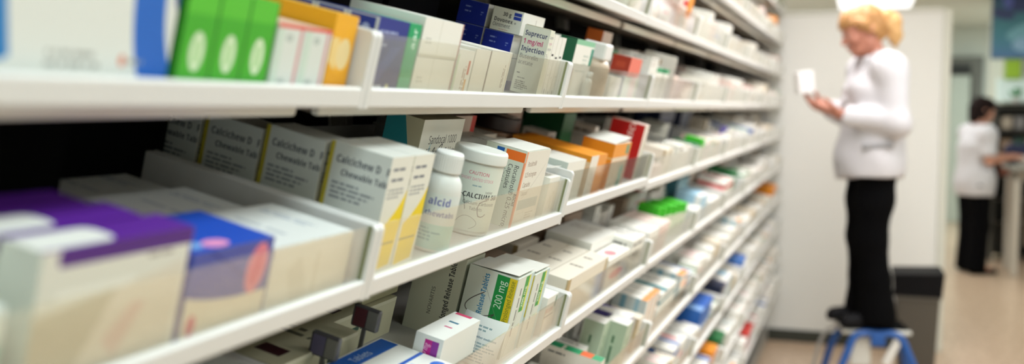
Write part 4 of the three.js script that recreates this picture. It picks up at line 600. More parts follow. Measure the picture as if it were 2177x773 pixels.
// ---------------------------------------------------------------- people
// a smooth union of tapered capsules, meshed by surface nets
const V = (x, y, z) => [x, y, z];
function cap(a, b, ra, rb, k = 0.03) { return { a, b, ra, rb, k, d: [b[0] - a[0], b[1] - a[1], b[2] - a[2]] }; }
function chain(pts, k = 0.03) { const o = []; for (let i = 0; i + 1 < pts.length; i++) o.push(cap(pts[i].slice(0, 3), pts[i + 1].slice(0, 3), pts[i][3], pts[i + 1][3], k)); return o; }
function field(els, cuts = []) {
  for (const e of els) { const l = e.d[0] ** 2 + e.d[1] ** 2 + e.d[2] ** 2; e.l = l || 1e-9; }
  return (x, y, z) => {
    let s = 1e3;
    for (const e of els) {
      const px = x - e.a[0], py = y - e.a[1], pz = z - e.a[2]; let t = (px * e.d[0] + py * e.d[1] + pz * e.d[2]) / e.l; t = t < 0 ? 0 : t > 1 ? 1 : t;
      const qx = px - e.d[0] * t, qy = py - e.d[1] * t, qz = (pz - e.d[2] * t) / (e.zs || 1);
      const d = (Math.sqrt(qx * qx + qy * qy + qz * qz) - (e.ra + (e.rb - e.ra) * t)), k = e.k;
      if (e.minus) { const h = Math.max(0, Math.min(1, 0.5 - 0.5 * (s + d) / k)); s = s * (1 - h) - d * h + k * h * (1 - h); } else if (d - s > k) continue; else { const h = Math.max(0, Math.min(1, 0.5 + 0.5 * (s - d) / k)); s = s * (1 - h) + d * h - k * h * (1 - h); }
    }
    for (const c of cuts) s = Math.max(s, c(x, y, z));
    return s;
  };
}
function nets(f, lo, hi, cell) {
  const n = [0, 1, 2].map((i) => Math.ceil((hi[i] - lo[i]) / cell) + 2), [X, Y, Z] = n, val = new Float32Array(X * Y * Z), at = (i, j, k) => (k * Y + j) * X + i;
  for (let k = 0; k < Z; k++) for (let j = 0; j < Y; j++) for (let i = 0; i < X; i++) val[at(i, j, k)] = f(lo[0] + i * cell, lo[1] + j * cell, lo[2] + k * cell);
  const vid = new Int32Array(X * Y * Z).fill(-1), pos = [], idx = [];
  for (let k = 0; k < Z - 1; k++) for (let j = 0; j < Y - 1; j++) for (let i = 0; i < X - 1; i++) {
    let sx = 0, sy = 0, sz = 0, c = 0;
    const e = (i0, j0, k0, i1, j1, k1) => { const a = val[at(i + i0, j + j0, k + k0)], b = val[at(i + i1, j + j1, k + k1)]; if ((a < 0) === (b < 0)) return; const t = a / (a - b); sx += i0 + (i1 - i0) * t; sy += j0 + (j1 - j0) * t; sz += k0 + (k1 - k0) * t; c++; };
    for (const p of [0, 1]) for (const q of [0, 1]) { e(0, p, q, 1, p, q); e(p, 0, q, p, 1, q); e(p, q, 0, p, q, 1); }
    if (c) { vid[at(i, j, k)] = pos.length / 3; pos.push(lo[0] + (i + sx / c) * cell, lo[1] + (j + sy / c) * cell, lo[2] + (k + sz / c) * cell); }
  }
  const quad = (a, b, c, d, flip) => { if (flip) idx.push(a, c, b, a, d, c); else idx.push(a, b, c, a, c, d); };
  for (let k = 1; k < Z - 1; k++) for (let j = 1; j < Y - 1; j++) for (let i = 1; i < X - 1; i++) {
    const a = val[at(i, j, k)] < 0;
    if (a !== val[at(i + 1, j, k)] < 0) quad(vid[at(i, j - 1, k - 1)], vid[at(i, j, k - 1)], vid[at(i, j, k)], vid[at(i, j - 1, k)], !a);
    if (a !== val[at(i, j + 1, k)] < 0) quad(vid[at(i - 1, j, k - 1)], vid[at(i - 1, j, k)], vid[at(i, j, k)], vid[at(i, j, k - 1)], !a);
    if (a !== val[at(i, j, k + 1)] < 0) quad(vid[at(i - 1, j - 1, k)], vid[at(i, j - 1, k)], vid[at(i, j, k)], vid[at(i - 1, j, k)], !a);
  }
  const g = new THREE.BufferGeometry(); g.setAttribute('position', new THREE.Float32BufferAttribute(pos, 3)); g.setIndex(idx); g.computeVertexNormals(); return g;
}
function bounds(els, m = 0.03) { const lo = [9, 9, 9], hi = [-9, -9, -9]; for (const e of els) if (!e.minus) for (const [p, r] of [[e.a, e.ra], [e.b, e.rb]]) for (let i = 0; i < 3; i++) { const q = r * (i === 2 ? (e.zs || 1) : 1) + m; lo[i] = Math.min(lo[i], p[i] - q); hi[i] = Math.max(hi[i], p[i] + q); } return [lo, hi]; }
const solid = (els, cell, cuts, f2) => { const [lo, hi] = bounds(els); const f = field(els, cuts); return nets(f2 ? (x, y, z) => f2(f(x, y, z), x, y, z) : f, lo, hi, cell); };
const lerp3 = (a, b, t) => a.map((v, i) => v + (b[i] - v) * t), add3 = (a, b, s = 1) => a.map((v, i) => v + b[i] * s), norm3 = (a) => { const l = Math.hypot(...a); return a.map((v) => v / l); }, cross3 = (a, b) => [a[1] * b[2] - a[2] * b[1], a[2] * b[0] - a[0] * b[2], a[0] * b[1] - a[1] * b[0]];
// five fingers and a thumb: w wrist, f forward, p palm normal (the side the fingers close towards), th = +1 / -1 side of the thumb
function hand(w, f, p, th, curl) {
  f = norm3(f); const s = norm3(cross3(p, f)).map((v) => v * th); p = norm3(cross3(f, s)).map((v) => v * th);
  const at = (a, b, c) => add3(add3(add3(w, f, a), s, b), p, c), els = [];
  els.push(cap(w, at(0.03, 0, 0), 0.024, 0.024, 0.015));
  for (let i = 0; i < 4; i++) els.push(cap(at(0.015, (1.5 - i) * 0.013, 0), at(0.082 - Math.abs(i - 1.2) * 0.004, (1.5 - i) * 0.0185, 0), 0.0145, 0.012, 0.012));
  [0.068, 0.078, 0.073, 0.056].forEach((L, i) => {
    let pt = at(0.082 - Math.abs(i - 1.2) * 0.004, (1.5 - i) * 0.0188, 0), ang = curl * 0.5; const seg = [0.45, 0.31, 0.24];
    for (let q = 0; q < 3; q++) { const dir = add3(f.map((v) => v * Math.cos(ang)), p, Math.sin(ang)), nx = add3(pt, dir, L * seg[q]); els.push(cap(pt, nx, 0.0092 - q * 0.0008, 0.0086 - q * 0.0008, 0.003)); pt = nx; ang += curl * 0.6; }
  });
  let pt = at(0.02, 0.022, 0.004); const t1 = at(0.045, 0.046, 0.012), t2 = at(0.075, 0.056, 0.028), t3 = at(0.098, 0.054, 0.040);
  els.push(cap(pt, t1, 0.015, 0.0115, 0.01), cap(t1, t2, 0.0112, 0.0098, 0.004), cap(t2, t3, 0.0096, 0.0082, 0.004));
  return els;
}
// a head that faces -x; c centre, tilt in radians (nod down positive)
function headEls(c, tilt) {
  const cs = Math.cos(tilt), sn = Math.sin(tilt), at = (x, y, z) => [c[0] + x * cs + y * -sn, c[1] + x * sn + y * cs, c[2] + z];
  const e = [], put1 = (a, b, ra, rb, k, o) => e.push(Object.assign(cap(at(...a), at(...b), ra, rb, k), o || {}));
  put1([0.012, 0.03, 0], [-0.012, 0.03, 0], 0.088, 0.08, 0.03, { zs: 0.86 });
  put1([-0.03, 0.0, 0], [-0.045, -0.06, 0], 0.066, 0.045, 0.03, { zs: 0.92 }); put1([-0.062, -0.092, 0], [-0.05, -0.085, 0], 0.022, 0.03, 0.025); put1([0.0, -0.06, 0.045], [-0.045, -0.088, 0.02], 0.022, 0.02, 0.025); put1([0.0, -0.06, -0.045], [-0.045, -0.088, -0.02], 0.022, 0.02, 0.025);
  put1([-0.09, 0.015, 0], [-0.112, -0.025, 0], 0.008, 0.0125, 0.012); put1([-0.1, -0.028, 0.012], [-0.1, -0.028, -0.012], 0.008, 0.008, 0.008);
  put1([-0.085, 0.022, 0.018], [-0.075, 0.024, 0.05], 0.012, 0.011, 0.012); put1([-0.085, 0.022, -0.018], [-0.075, 0.024, -0.05], 0.012, 0.011, 0.012);
  put1([-0.07, -0.02, 0.04], [-0.068, -0.022, 0.042], 0.024, 0.024, 0.02); put1([-0.07, -0.02, -0.04], [-0.068, -0.022, -0.042], 0.024, 0.024, 0.02);
  put1([-0.094, -0.052, 0.013], [-0.094, -0.052, -0.013], 0.0075, 0.0075, 0.006); put1([-0.092, -0.062, 0.012], [-0.092, -0.062, -0.012], 0.0085, 0.0085, 0.006);
  for (const q of [-1, 1]) { put1([0.012, 0.005, 0.078 * q], [0.016, -0.022, 0.074 * q], 0.012, 0.009, 0.006); put1([0.022, 0.012, 0.080 * q], [0.02, -0.005, 0.082 * q], 0.011, 0.010, 0.005); }
  return { e, at };
}
// J: joints in a frame that faces -x with the feet on y = 0
function person(label, pos, yaw, S) {
  const g = thing('person', label, 'person'); g.position.set(...pos); g.rotation.y = yaw;
  const skin = std(S.skin, 0.5), J = S.J, H = headEls(J.head, S.tilt);
  const bodyEls = [
    ...chain([[...J.neck, 0.05], [...J.chest, 0.10], [...J.waist, 0.095], [...J.pelvis, 0.11]], 0.06),
    cap(J.neck, add3(J.head, [0.02, -0.02, 0]), 0.05, 0.052, 0.03), cap(J.sh[0], J.sh[1], 0.05, 0.05, 0.05),
    ...[0, 1].flatMap((q) => [...chain([[...J.sh[q], 0.045], [...J.el[q], 0.036], [...J.wr[q], 0.0245]], 0.02), ...chain([[...J.hip[q], 0.075], [...J.kn[q], 0.05], [...J.an[q], 0.036]], 0.03), cap(J.an[q], J.toe[q], 0.034, 0.025, 0.03)]),
  ];
  const geos = [solid(bodyEls, 0.012), solid([...H.e, cap(J.neck, add3(J.head, [0.02, -0.03, 0]), 0.05, 0.052, 0.03)], 0.0045)];
  for (const q of [0, 1]) geos.push(solid([cap(lerp3(J.el[q], J.wr[q], 0.8), J.wr[q], 0.027, 0.0245, 0.02), ...hand(J.wr[q], S.hand[q].f, S.hand[q].p, S.hand[q].th, S.hand[q].curl)], 0.0035));
  const body = mesh('body', mergeGeometries(geos), skin, g);
  for (const q of [-1, 1]) {
    const e = new THREE.SphereGeometry(0.0115, 14, 10); e.translate(...H.at(-0.083, 0.003, 0.031 * q)); const b = new THREE.SphereGeometry(0.006, 10, 8); b.translate(...H.at(-0.0905, 0.002, 0.031 * q));
    mesh('eye', e, std([0.75, 0.72, 0.68], 0.2), g); mesh('iris', b, std([0.05, 0.07, 0.09], 0.2), g);
    const br = new THREE.CapsuleGeometry(0.0035, 0.026, 3, 6); br.rotateX(Math.PI / 2); br.translate(...H.at(-0.088, 0.028, 0.033 * q)); mesh('eyebrow', br, std(S.hairDark, 0.8), g);
  }
  const lips = new THREE.CapsuleGeometry(0.006, 0.026, 3, 8); lips.rotateX(Math.PI / 2); lips.scale(0.8, 0.9, 1); lips.translate(...H.at(-0.0985, -0.057, 0)); mesh('lips', lips, std([0.50, 0.16, 0.14], 0.45), g);
  S.dress(g, H, J, body); if (S.scale) g.scale.setScalar(S.scale);
  return g;
}
const wave = (amp, fx, fy, fz) => (s, x, y, z) => s + amp * (Math.sin(x * fx + y * 9) * Math.sin(y * fy + z * 14) + 0.5 * Math.sin(z * fz + y * 23));
// --- woman on the step stool
const STOOL_TOP = 0.485;
{
  const J = { head: [-0.045, 1.505, 0], neck: [0.035, 1.35, 0], chest: [0.025, 1.2, 0], waist: [0.02, 1.0, 0], pelvis: [0.02, 0.86, 0], sh: [[0.035, 1.31, 0.165], [0.02, 1.31, -0.165]], el: [[0.06, 1.045, 0.225], [0.02, 1.05, -0.225]], wr: [[-0.185, 1.085, 0.135], [-0.195, 1.11, -0.09]], hip: [[0.02, 0.84, 0.085], [0.02, 0.84, -0.085]], kn: [[-0.005, 0.45, 0.08], [0.0, 0.45, -0.075]], an: [[0.045, 0.075, 0.085], [0.03, 0.075, -0.085]], toe: [[-0.115, 0.028, 0.095], [-0.13, 0.028, -0.085]] };
  person('blonde woman with tied-back hair in white coat and black trousers on a step stool', [0.045, STOOL_TOP, -5.44], 0.3, {
    J, tilt: 0.34, skin: [0.42, 0.17, 0.11], hairDark: [0.30, 0.17, 0.07],
    hand: [{ f: [-0.95, 0.28, -0.25], p: [0.25, 0.9, -0.2], th: 1, curl: 0.32 }, { f: [-0.95, 0.35, 0.25], p: [0.2, 0.7, 0.6], th: -1, curl: 0.4 }],
    dress(g, H, J, body) {
      const coatEls = [...chain([[0.045, 1.325, 0, 0.085], [0.02, 1.2, 0, 0.135], [0.015, 1.02, 0, 0.132], [0.005, 0.86, 0, 0.15], [0.0, 0.72, 0, 0.158]], 0.08)]; coatEls.forEach((e) => { e.zs = 1.3; });
      for (const q of [0, 1]) coatEls.push(...chain([[...J.sh[q], 0.078], [...J.el[q], 0.066], [...lerp3(J.el[q], J.wr[q], 0.9), 0.052]], 0.03));
      coatEls.push(cap(J.sh[0], J.sh[1], 0.075, 0.075, 0.06));
      const neck = (x, y, z) => 0.10 - Math.hypot(x + 0.085, (y - 1.375) * 0.62, z * 1.75), hem = (x, y, z) => 0.755 + 0.02 * Math.sin(z * 9) - y, slit = (x, y, z) => Math.min(0.2, 0.018 + (0.83 - y) * -0.16 + 0.0) > 9 ? 1 : (y < 0.84 && x < -0.05 ? (0.012 + (0.84 - y) * 0.16) - Math.abs(z - 0.0) : -1), cuff = (x, y, z) => { let m = -1; for (const q of [0, 1]) { const e = lerp3(J.el[q], J.wr[q], 0.93), d = norm3(add3(J.wr[q], J.el[q], -1)); const t = (x - e[0]) * d[0] + (y - e[1]) * d[1] + (z - e[2]) * d[2]; if (t > 0 && Math.hypot(x - e[0], y - e[1], z - e[2]) < 0.12) m = Math.max(m, t); } return m; };
      const white = std([0.58, 0.57, 0.59], 0.8);
      const coat = mesh('white_coat', solid(coatEls, 0.011, [neck, hem, slit, cuff], wave(0.0055, 22, 17, 31)), white, g);
      // lapels, pocket welt and buttons
      for (const q of [-1, 1]) { const l = solid([cap([-0.045, 1.36, 0.075 * q], [-0.125, 1.15, 0.012 * q], 0.014, 0.018, 0.02), cap([0.06, 1.395, 0.06 * q], [-0.045, 1.36, 0.075 * q], 0.02, 0.014, 0.02)], 0.008); mesh('lapel', l, white, coat); }
      const ff = field(coatEls), edge = (x) => { let z = 0.1; while (ff(x, 0.93, z) < 0 && z < 0.4) z += 0.002; return z; }, za = edge(-0.09), zb = edge(0.05); const pk = rbox(0.15, 0.024, 0.034, 0.006); pk.rotateZ(0.05); pk.rotateY(-Math.atan2(zb - za, 0.14)); pk.translate(-0.02, 0.93, (za + zb) / 2 + 0.012); mesh('pocket_edge', pk, std([0.30, 0.30, 0.31], 0.8), coat);
      for (let i = 0; i < 3; i++) { const b = new THREE.CylinderGeometry(0.009, 0.009, 0.006, 16); b.rotateZ(Math.PI / 2); b.translate(-0.128 - i * 0.004, 1.1 - i * 0.11, 0.012); mesh('button', b, std([0.6, 0.6, 0.58], 0.3), coat); }
      const tr = [...[0, 1].flatMap((q) => chain([[...J.hip[q], 0.094], [...lerp3(J.hip[q], J.kn[q], 0.5), 0.092], [...J.kn[q], 0.078], [...lerp3(J.kn[q], J.an[q], 0.55), 0.076], [J.an[q][0] - 0.012, 0.05, J.an[q][2], 0.098]], 0.035)), cap(J.hip[0], J.hip[1], 0.096, 0.096, 0.04)];
      mesh('trousers', solid(tr, 0.011, [(x, y) => 0.012 - y, (x, y) => y - 0.95], wave(0.003, 15, 12, 20)), M.black, g);
      for (const q of [0, 1]) { const s = [cap(add3(J.an[q], [0.02, -0.03, 0]), [J.toe[q][0], 0.032, J.toe[q][2]], 0.042, 0.034, 0.03), cap([0.075, 0.03, J.an[q][2]], [J.toe[q][0] - 0.01, 0.018, J.toe[q][2]], 0.034, 0.030, 0.03)]; mesh('shoe', solid(s, 0.006, [(x, y) => -y]), M.blackGloss, g); }
      // hair: cap of hair, side lock, tied tail at the back
      const at = H.at, hc = std([0.40, 0.20, 0.065], 0.55), he = [Object.assign(cap(at(0.028, 0.045, 0), at(-0.02, 0.055, 0), 0.092, 0.082, 0.03), { zs: 0.92 }), cap(at(0.06, 0.0, 0), at(0.06, -0.03, 0), 0.062, 0.05, 0.03)];
      for (const q of [-1, 1]) he.push(cap(at(-0.062, 0.075, 0.03 * q), at(-0.02, 0.04, 0.078 * q), 0.03, 0.022, 0.02), cap(at(-0.02, 0.045, 0.078 * q), at(0.03, -0.01, 0.076 * q), 0.022, 0.018, 0.02));
      he.push(cap(at(-0.085, 0.055, -0.02), at(-0.05, 0.09, 0.03), 0.018, 0.03, 0.02));
      const ridge = (s, x, y, z) => s + 0.003 * Math.sin(z * 190 + y * 60) + 0.002 * Math.sin(x * 130 + z * 60);
      const hair = mesh('hair', solid(he, 0.006, [(x, y, z) => { const dx = x - J.head[0], dy = y - J.head[1], fx = dx * Math.cos(0.34) + dy * Math.sin(0.34), fy = -dx * Math.sin(0.34) + dy * Math.cos(0.34); return Math.min(-(fx + 0.045), 0.045 - fy); }], ridge), hc, g);
      const t = chain([[...at(0.10, 0.035, 0), 0.02], [...at(0.128, 0.035, 0.0), 0.036], [...at(0.15, -0.01, 0.005), 0.042], [...at(0.143, -0.075, 0.01), 0.03], [...at(0.125, -0.125, 0.01), 0.008]], 0.03);
      mesh('ponytail', solid(t, 0.006, [], ridge), std([0.58, 0.34, 0.13], 0.55), hair);
      const tie = new THREE.TorusGeometry(0.024, 0.008, 8, 20); tie.rotateY(Math.PI / 2); tie.translate(...at(0.105, 0.036, 0)); mesh('hair_tie', tie, std([0.05, 0.10, 0.05], 0.7), hair);
    },
  });
  const h = thing('medicine_carton', 'small white carton held up in the hands of the blonde woman', 'carton'); h.position.set(-0.275, STOOL_TOP + 1.195, -5.39); h.rotation.set(0, 0.5, 0.12);
  mesh('carton_body', rbox(0.085, 0.11, 0.06, 0.002, 0, 0.055, 0), std([0.84, 0.83, 0.82], 0.4), h); mesh('printed_mark', box(0.02, 0.014, 0.001, 0.005, 0.06, 0.0305), std([0.35, 0.4, 0.42], 0.5), h);
}
// --- step stool: blue tube frames, pale treads
{
  const g = thing('step_stool', 'blue tubular step stool with pale treads under the blonde woman', 'step stool'); g.position.set(0.085, 0, -5.44); g.rotation.y = 0.18;
  const blue = std([0.012, 0.09, 0.34], 0.35), pale = std([0.66, 0.66, 0.60], 0.5);
  const arch = (z0, z1, w0, w1, h) => new THREE.TubeGeometry(new THREE.CatmullRomCurve3([[-w1, 0.012, z1], [-w1 * 0.88, h * 0.35, z1 + (z0 - z1) * 0.35], [-w0 * 1.15, h * 0.78, z1 + (z0 - z1) * 0.78], [-w0 * 0.8, h * 0.97, z0], [0, h, z0], [w0 * 0.8, h * 0.97, z0], [w0 * 1.15, h * 0.78, z1 + (z0 - z1) * 0.78], [w1 * 0.88, h * 0.35, z1 + (z0 - z1) * 0.35], [w1, 0.012, z1]].map((p) => new THREE.Vector3(...p))), 60, 0.019, 12);
  mesh('tube_frame', arch(0.13, 0.20, 0.13, 0.25, 0.462), blue, g); mesh('tube_frame', arch(-0.12, -0.22, 0.15, 0.25, 0.455), blue, g);
  mesh('top_tread', rbox(0.34, 0.024, 0.25, 0.01, 0, 0.462, -0.01), pale, g); mesh('tread_mat', rbox(0.32, 0.009, 0.23, 0.003, 0, 0.4785, -0.01), M.black, g);
  mesh('lower_tread', rbox(0.36, 0.028, 0.16, 0.01, 0, 0.235, 0.08), pale, g);
  mesh('crossbar', rbox(0.07, 0.06, 0.03, 0.008, 0.0, 0.43, 0.14), blue, g);
  { const s = rbox(0.10, 0.16, 0.012, 0.02, 0, 0, 0, 3); s.translate(-0.075, 0.37, 0.1); mesh('side_plate', s, pale, g); const q = rbox(0.042, 0.16, 0.016, 0.006); q.rotateZ(-0.45); q.translate(0.075, 0.375, 0.13); mesh('side_brace', q, std([0.74, 0.74, 0.70], 0.5), g); }
  for (const [x, z] of [[-0.25, 0.17], [0.25, 0.17], [-0.25, -0.22], [0.25, -0.22]]) mesh('rubber_foot', new THREE.CylinderGeometry(0.021, 0.024, 0.03, 16).translate(x, 0.015, z), M.black, g);
  const hp = new THREE.TubeGeometry(new THREE.CatmullRomCurve3([[-0.16, 0.45, -0.1], [-0.215, 0.40, -0.14], [-0.26, 0.25, -0.17], [-0.285, 0.02, -0.2]].map((p) => new THREE.Vector3(...p))), 30, 0.009, 8); mesh('rear_strut', hp, std([0.45, 0.46, 0.44], 0.4), g);
}
// --- waste bin with black liner
{
  const g = thing('waste_bin', 'grey waste bin with black liner and white sticker beside the partition', 'waste bin'); g.position.set(0.335, 0, -6.2);
  const taper = (w0, w1, h, d0, d1, y0 = 0) => { const q = new RoundedBoxGeometry(1, 1, 1, 3, 0.04), p = q.attributes.position; for (let i = 0; i < p.count; i++) { const t = p.getY(i) + 0.5; p.setXYZ(i, p.getX(i) * (w0 + (w1 - w0) * t), y0 + t * h, p.getZ(i) * (d0 + (d1 - d0) * t)); } q.computeVertexNormals(); return q; };
  mesh('bin_body', taper(0.19, 0.235, 0.53, 0.22, 0.28), std([0.085, 0.075, 0.058], 0.5), g); mesh('rim', taper(0.25, 0.25, 0.03, 0.295, 0.295, 0.515), std([0.13, 0.12, 0.10], 0.45), g);
  const lg = taper(0.262, 0.272, 0.135, 0.31, 0.32, 0.528), p = lg.attributes.position; for (let i = 0; i < p.count; i++) { const x = p.getX(i), y = p.getY(i), z = p.getZ(i); p.setXYZ(i, x + 0.006 * Math.sin(y * 70 + z * 30), y + (y > 0.6 ? 0.012 * Math.sin(x * 30) * Math.cos(z * 25) : 0), z + 0.006 * Math.sin(x * 50 + y * 30)); } lg.computeVertexNormals();
  mesh('liner_bag', lg, M.blackGloss, g); mesh('sticker', rbox(0.12, 0.085, 0.002, 0.001, -0.02, 0.44, 0.1375), std([0.72, 0.68, 0.70], 0.5), g).rotation.x = -0.056;
}
// --- woman at the counter, farther back
{
  const J = { head: [-0.005, 1.515, 0], neck: [0.045, 1.36, 0], chest: [0.05, 1.2, 0], waist: [0.05, 1.0, 0], pelvis: [0.05, 0.86, 0], sh: [[0.03, 1.31, 0.165], [0.03, 1.31, -0.165]], el: [[-0.02, 1.05, 0.2], [0.03, 1.06, -0.205]], wr: [[-0.26, 1.09, 0.12], [-0.2, 1.10, -0.16]], hip: [[0.05, 0.84, 0.085], [0.05, 0.84, -0.085]], kn: [[0.04, 0.45, 0.085], [0.03, 0.45, -0.085]], an: [[0.06, 0.075, 0.09], [0.06, 0.075, -0.09]], toe: [[-0.1, 0.028, 0.1], [-0.1, 0.028, -0.1]] };
  person('dark-haired woman in short-sleeved white tunic and black trousers at the far counter', [1.105, 0, -10.6], Math.PI + 0.42, {
    J, scale: 1.035, tilt: 0.3, skin: [0.55, 0.26, 0.17], hairDark: [0.02, 0.012, 0.01],
    hand: [{ f: [-1, 0.1, 0], p: [0, -1, 0], th: -1, curl: 0.35 }, { f: [-1, 0.1, 0], p: [0, -1, 0], th: 1, curl: 0.35 }],
    dress(g, H, J) {
      const els = chain([[0.045, 1.325, 0, 0.085], [0.045, 1.2, 0, 0.135], [0.045, 1.02, 0, 0.13], [0.045, 0.86, 0, 0.155], [0.045, 0.7, 0, 0.16]], 0.08); els.forEach((e) => { e.zs = 1.2; });
      for (const q of [0, 1]) els.push(cap(J.sh[q], lerp3(J.sh[q], J.el[q], 0.75), 0.078, 0.068, 0.03)); els.push(cap(J.sh[0], J.sh[1], 0.075, 0.075, 0.06));
      const cuts = [(x, y, z) => 0.075 - Math.hypot(x + 0.06, (y - 1.41) * 0.75, z * 1.3), (x, y) => 0.735 - y, (x, y, z) => { let m = -1; for (const q of [0, 1]) { const e = lerp3(J.sh[q], J.el[q], 0.8), d = norm3(add3(J.el[q], J.sh[q], -1)), t = (x - e[0]) * d[0] + (y - e[1]) * d[1] + (z - e[2]) * d[2]; if (t > 0 && Math.hypot(x - e[0], y - e[1], z - e[2]) < 0.13 && Math.abs(z) > 0.13 && y > 0.9) m = Math.max(m, Math.min(t, Math.abs(z) - 0.15)); } return m; }];
      const tu = mesh('white_tunic', solid(els, 0.013, cuts, wave(0.004, 20, 15, 28)), std([0.58, 0.565, 0.575], 0.75), g);
      mesh('collar', new THREE.TorusGeometry(0.066, 0.012, 8, 24).rotateX(Math.PI / 2 - 0.3).translate(0.035, 1.375, 0), std([0.58, 0.565, 0.575], 0.75), tu);
      const tr = [...[0, 1].flatMap((q) => chain([[...J.hip[q], 0.11], [...J.kn[q], 0.085], [J.an[q][0], 0.055, J.an[q][2], 0.092]], 0.035)), cap(J.hip[0], J.hip[1], 0.115, 0.115, 0.04)];
      mesh('trousers', solid(tr, 0.014, [(x, y) => 0.025 - y, (x, y) => y - 0.95]), M.black, g);
      for (const q of [0, 1]) mesh('shoe', solid([cap([0.085, 0.032, J.an[q][2]], [J.toe[q][0] - 0.01, 0.022, J.toe[q][2]], 0.036, 0.032, 0.03)], 0.008, [(x, y) => -y]), M.blackGloss, g);
      const at = H.at, he = [Object.assign(cap(at(0.03, 0.045, 0), at(-0.02, 0.058, 0), 0.094, 0.083, 0.03), { zs: 0.95 }), cap(at(0.055, 0.0, 0.0), at(0.05, -0.07, 0), 0.075, 0.06, 0.03)];
      for (const q of [-1, 1]) he.push(cap(at(-0.03, 0.06, 0.07 * q), at(0.02, -0.05, 0.075 * q), 0.026, 0.028, 0.02));
      mesh('hair', solid(he, 0.008, [(x, y, z) => { const dx = x - J.head[0], dy = y - J.head[1], fx = dx * Math.cos(0.3) + dy * Math.sin(0.3), fy = -dx * Math.sin(0.3) + dy * Math.cos(0.3); return Math.min(-(fx + 0.045), 0.05 - fy); }], (s, x, y, z) => s + 0.004 * Math.sin(z * 120 + y * 90) * Math.sin(x * 100)), new THREE.MeshPhysicalMaterial({ color: new THREE.Color().setRGB(0.010, 0.005, 0.004), roughness: 0.85, specularIntensity: 0.3 }), g);
    },
  });
}

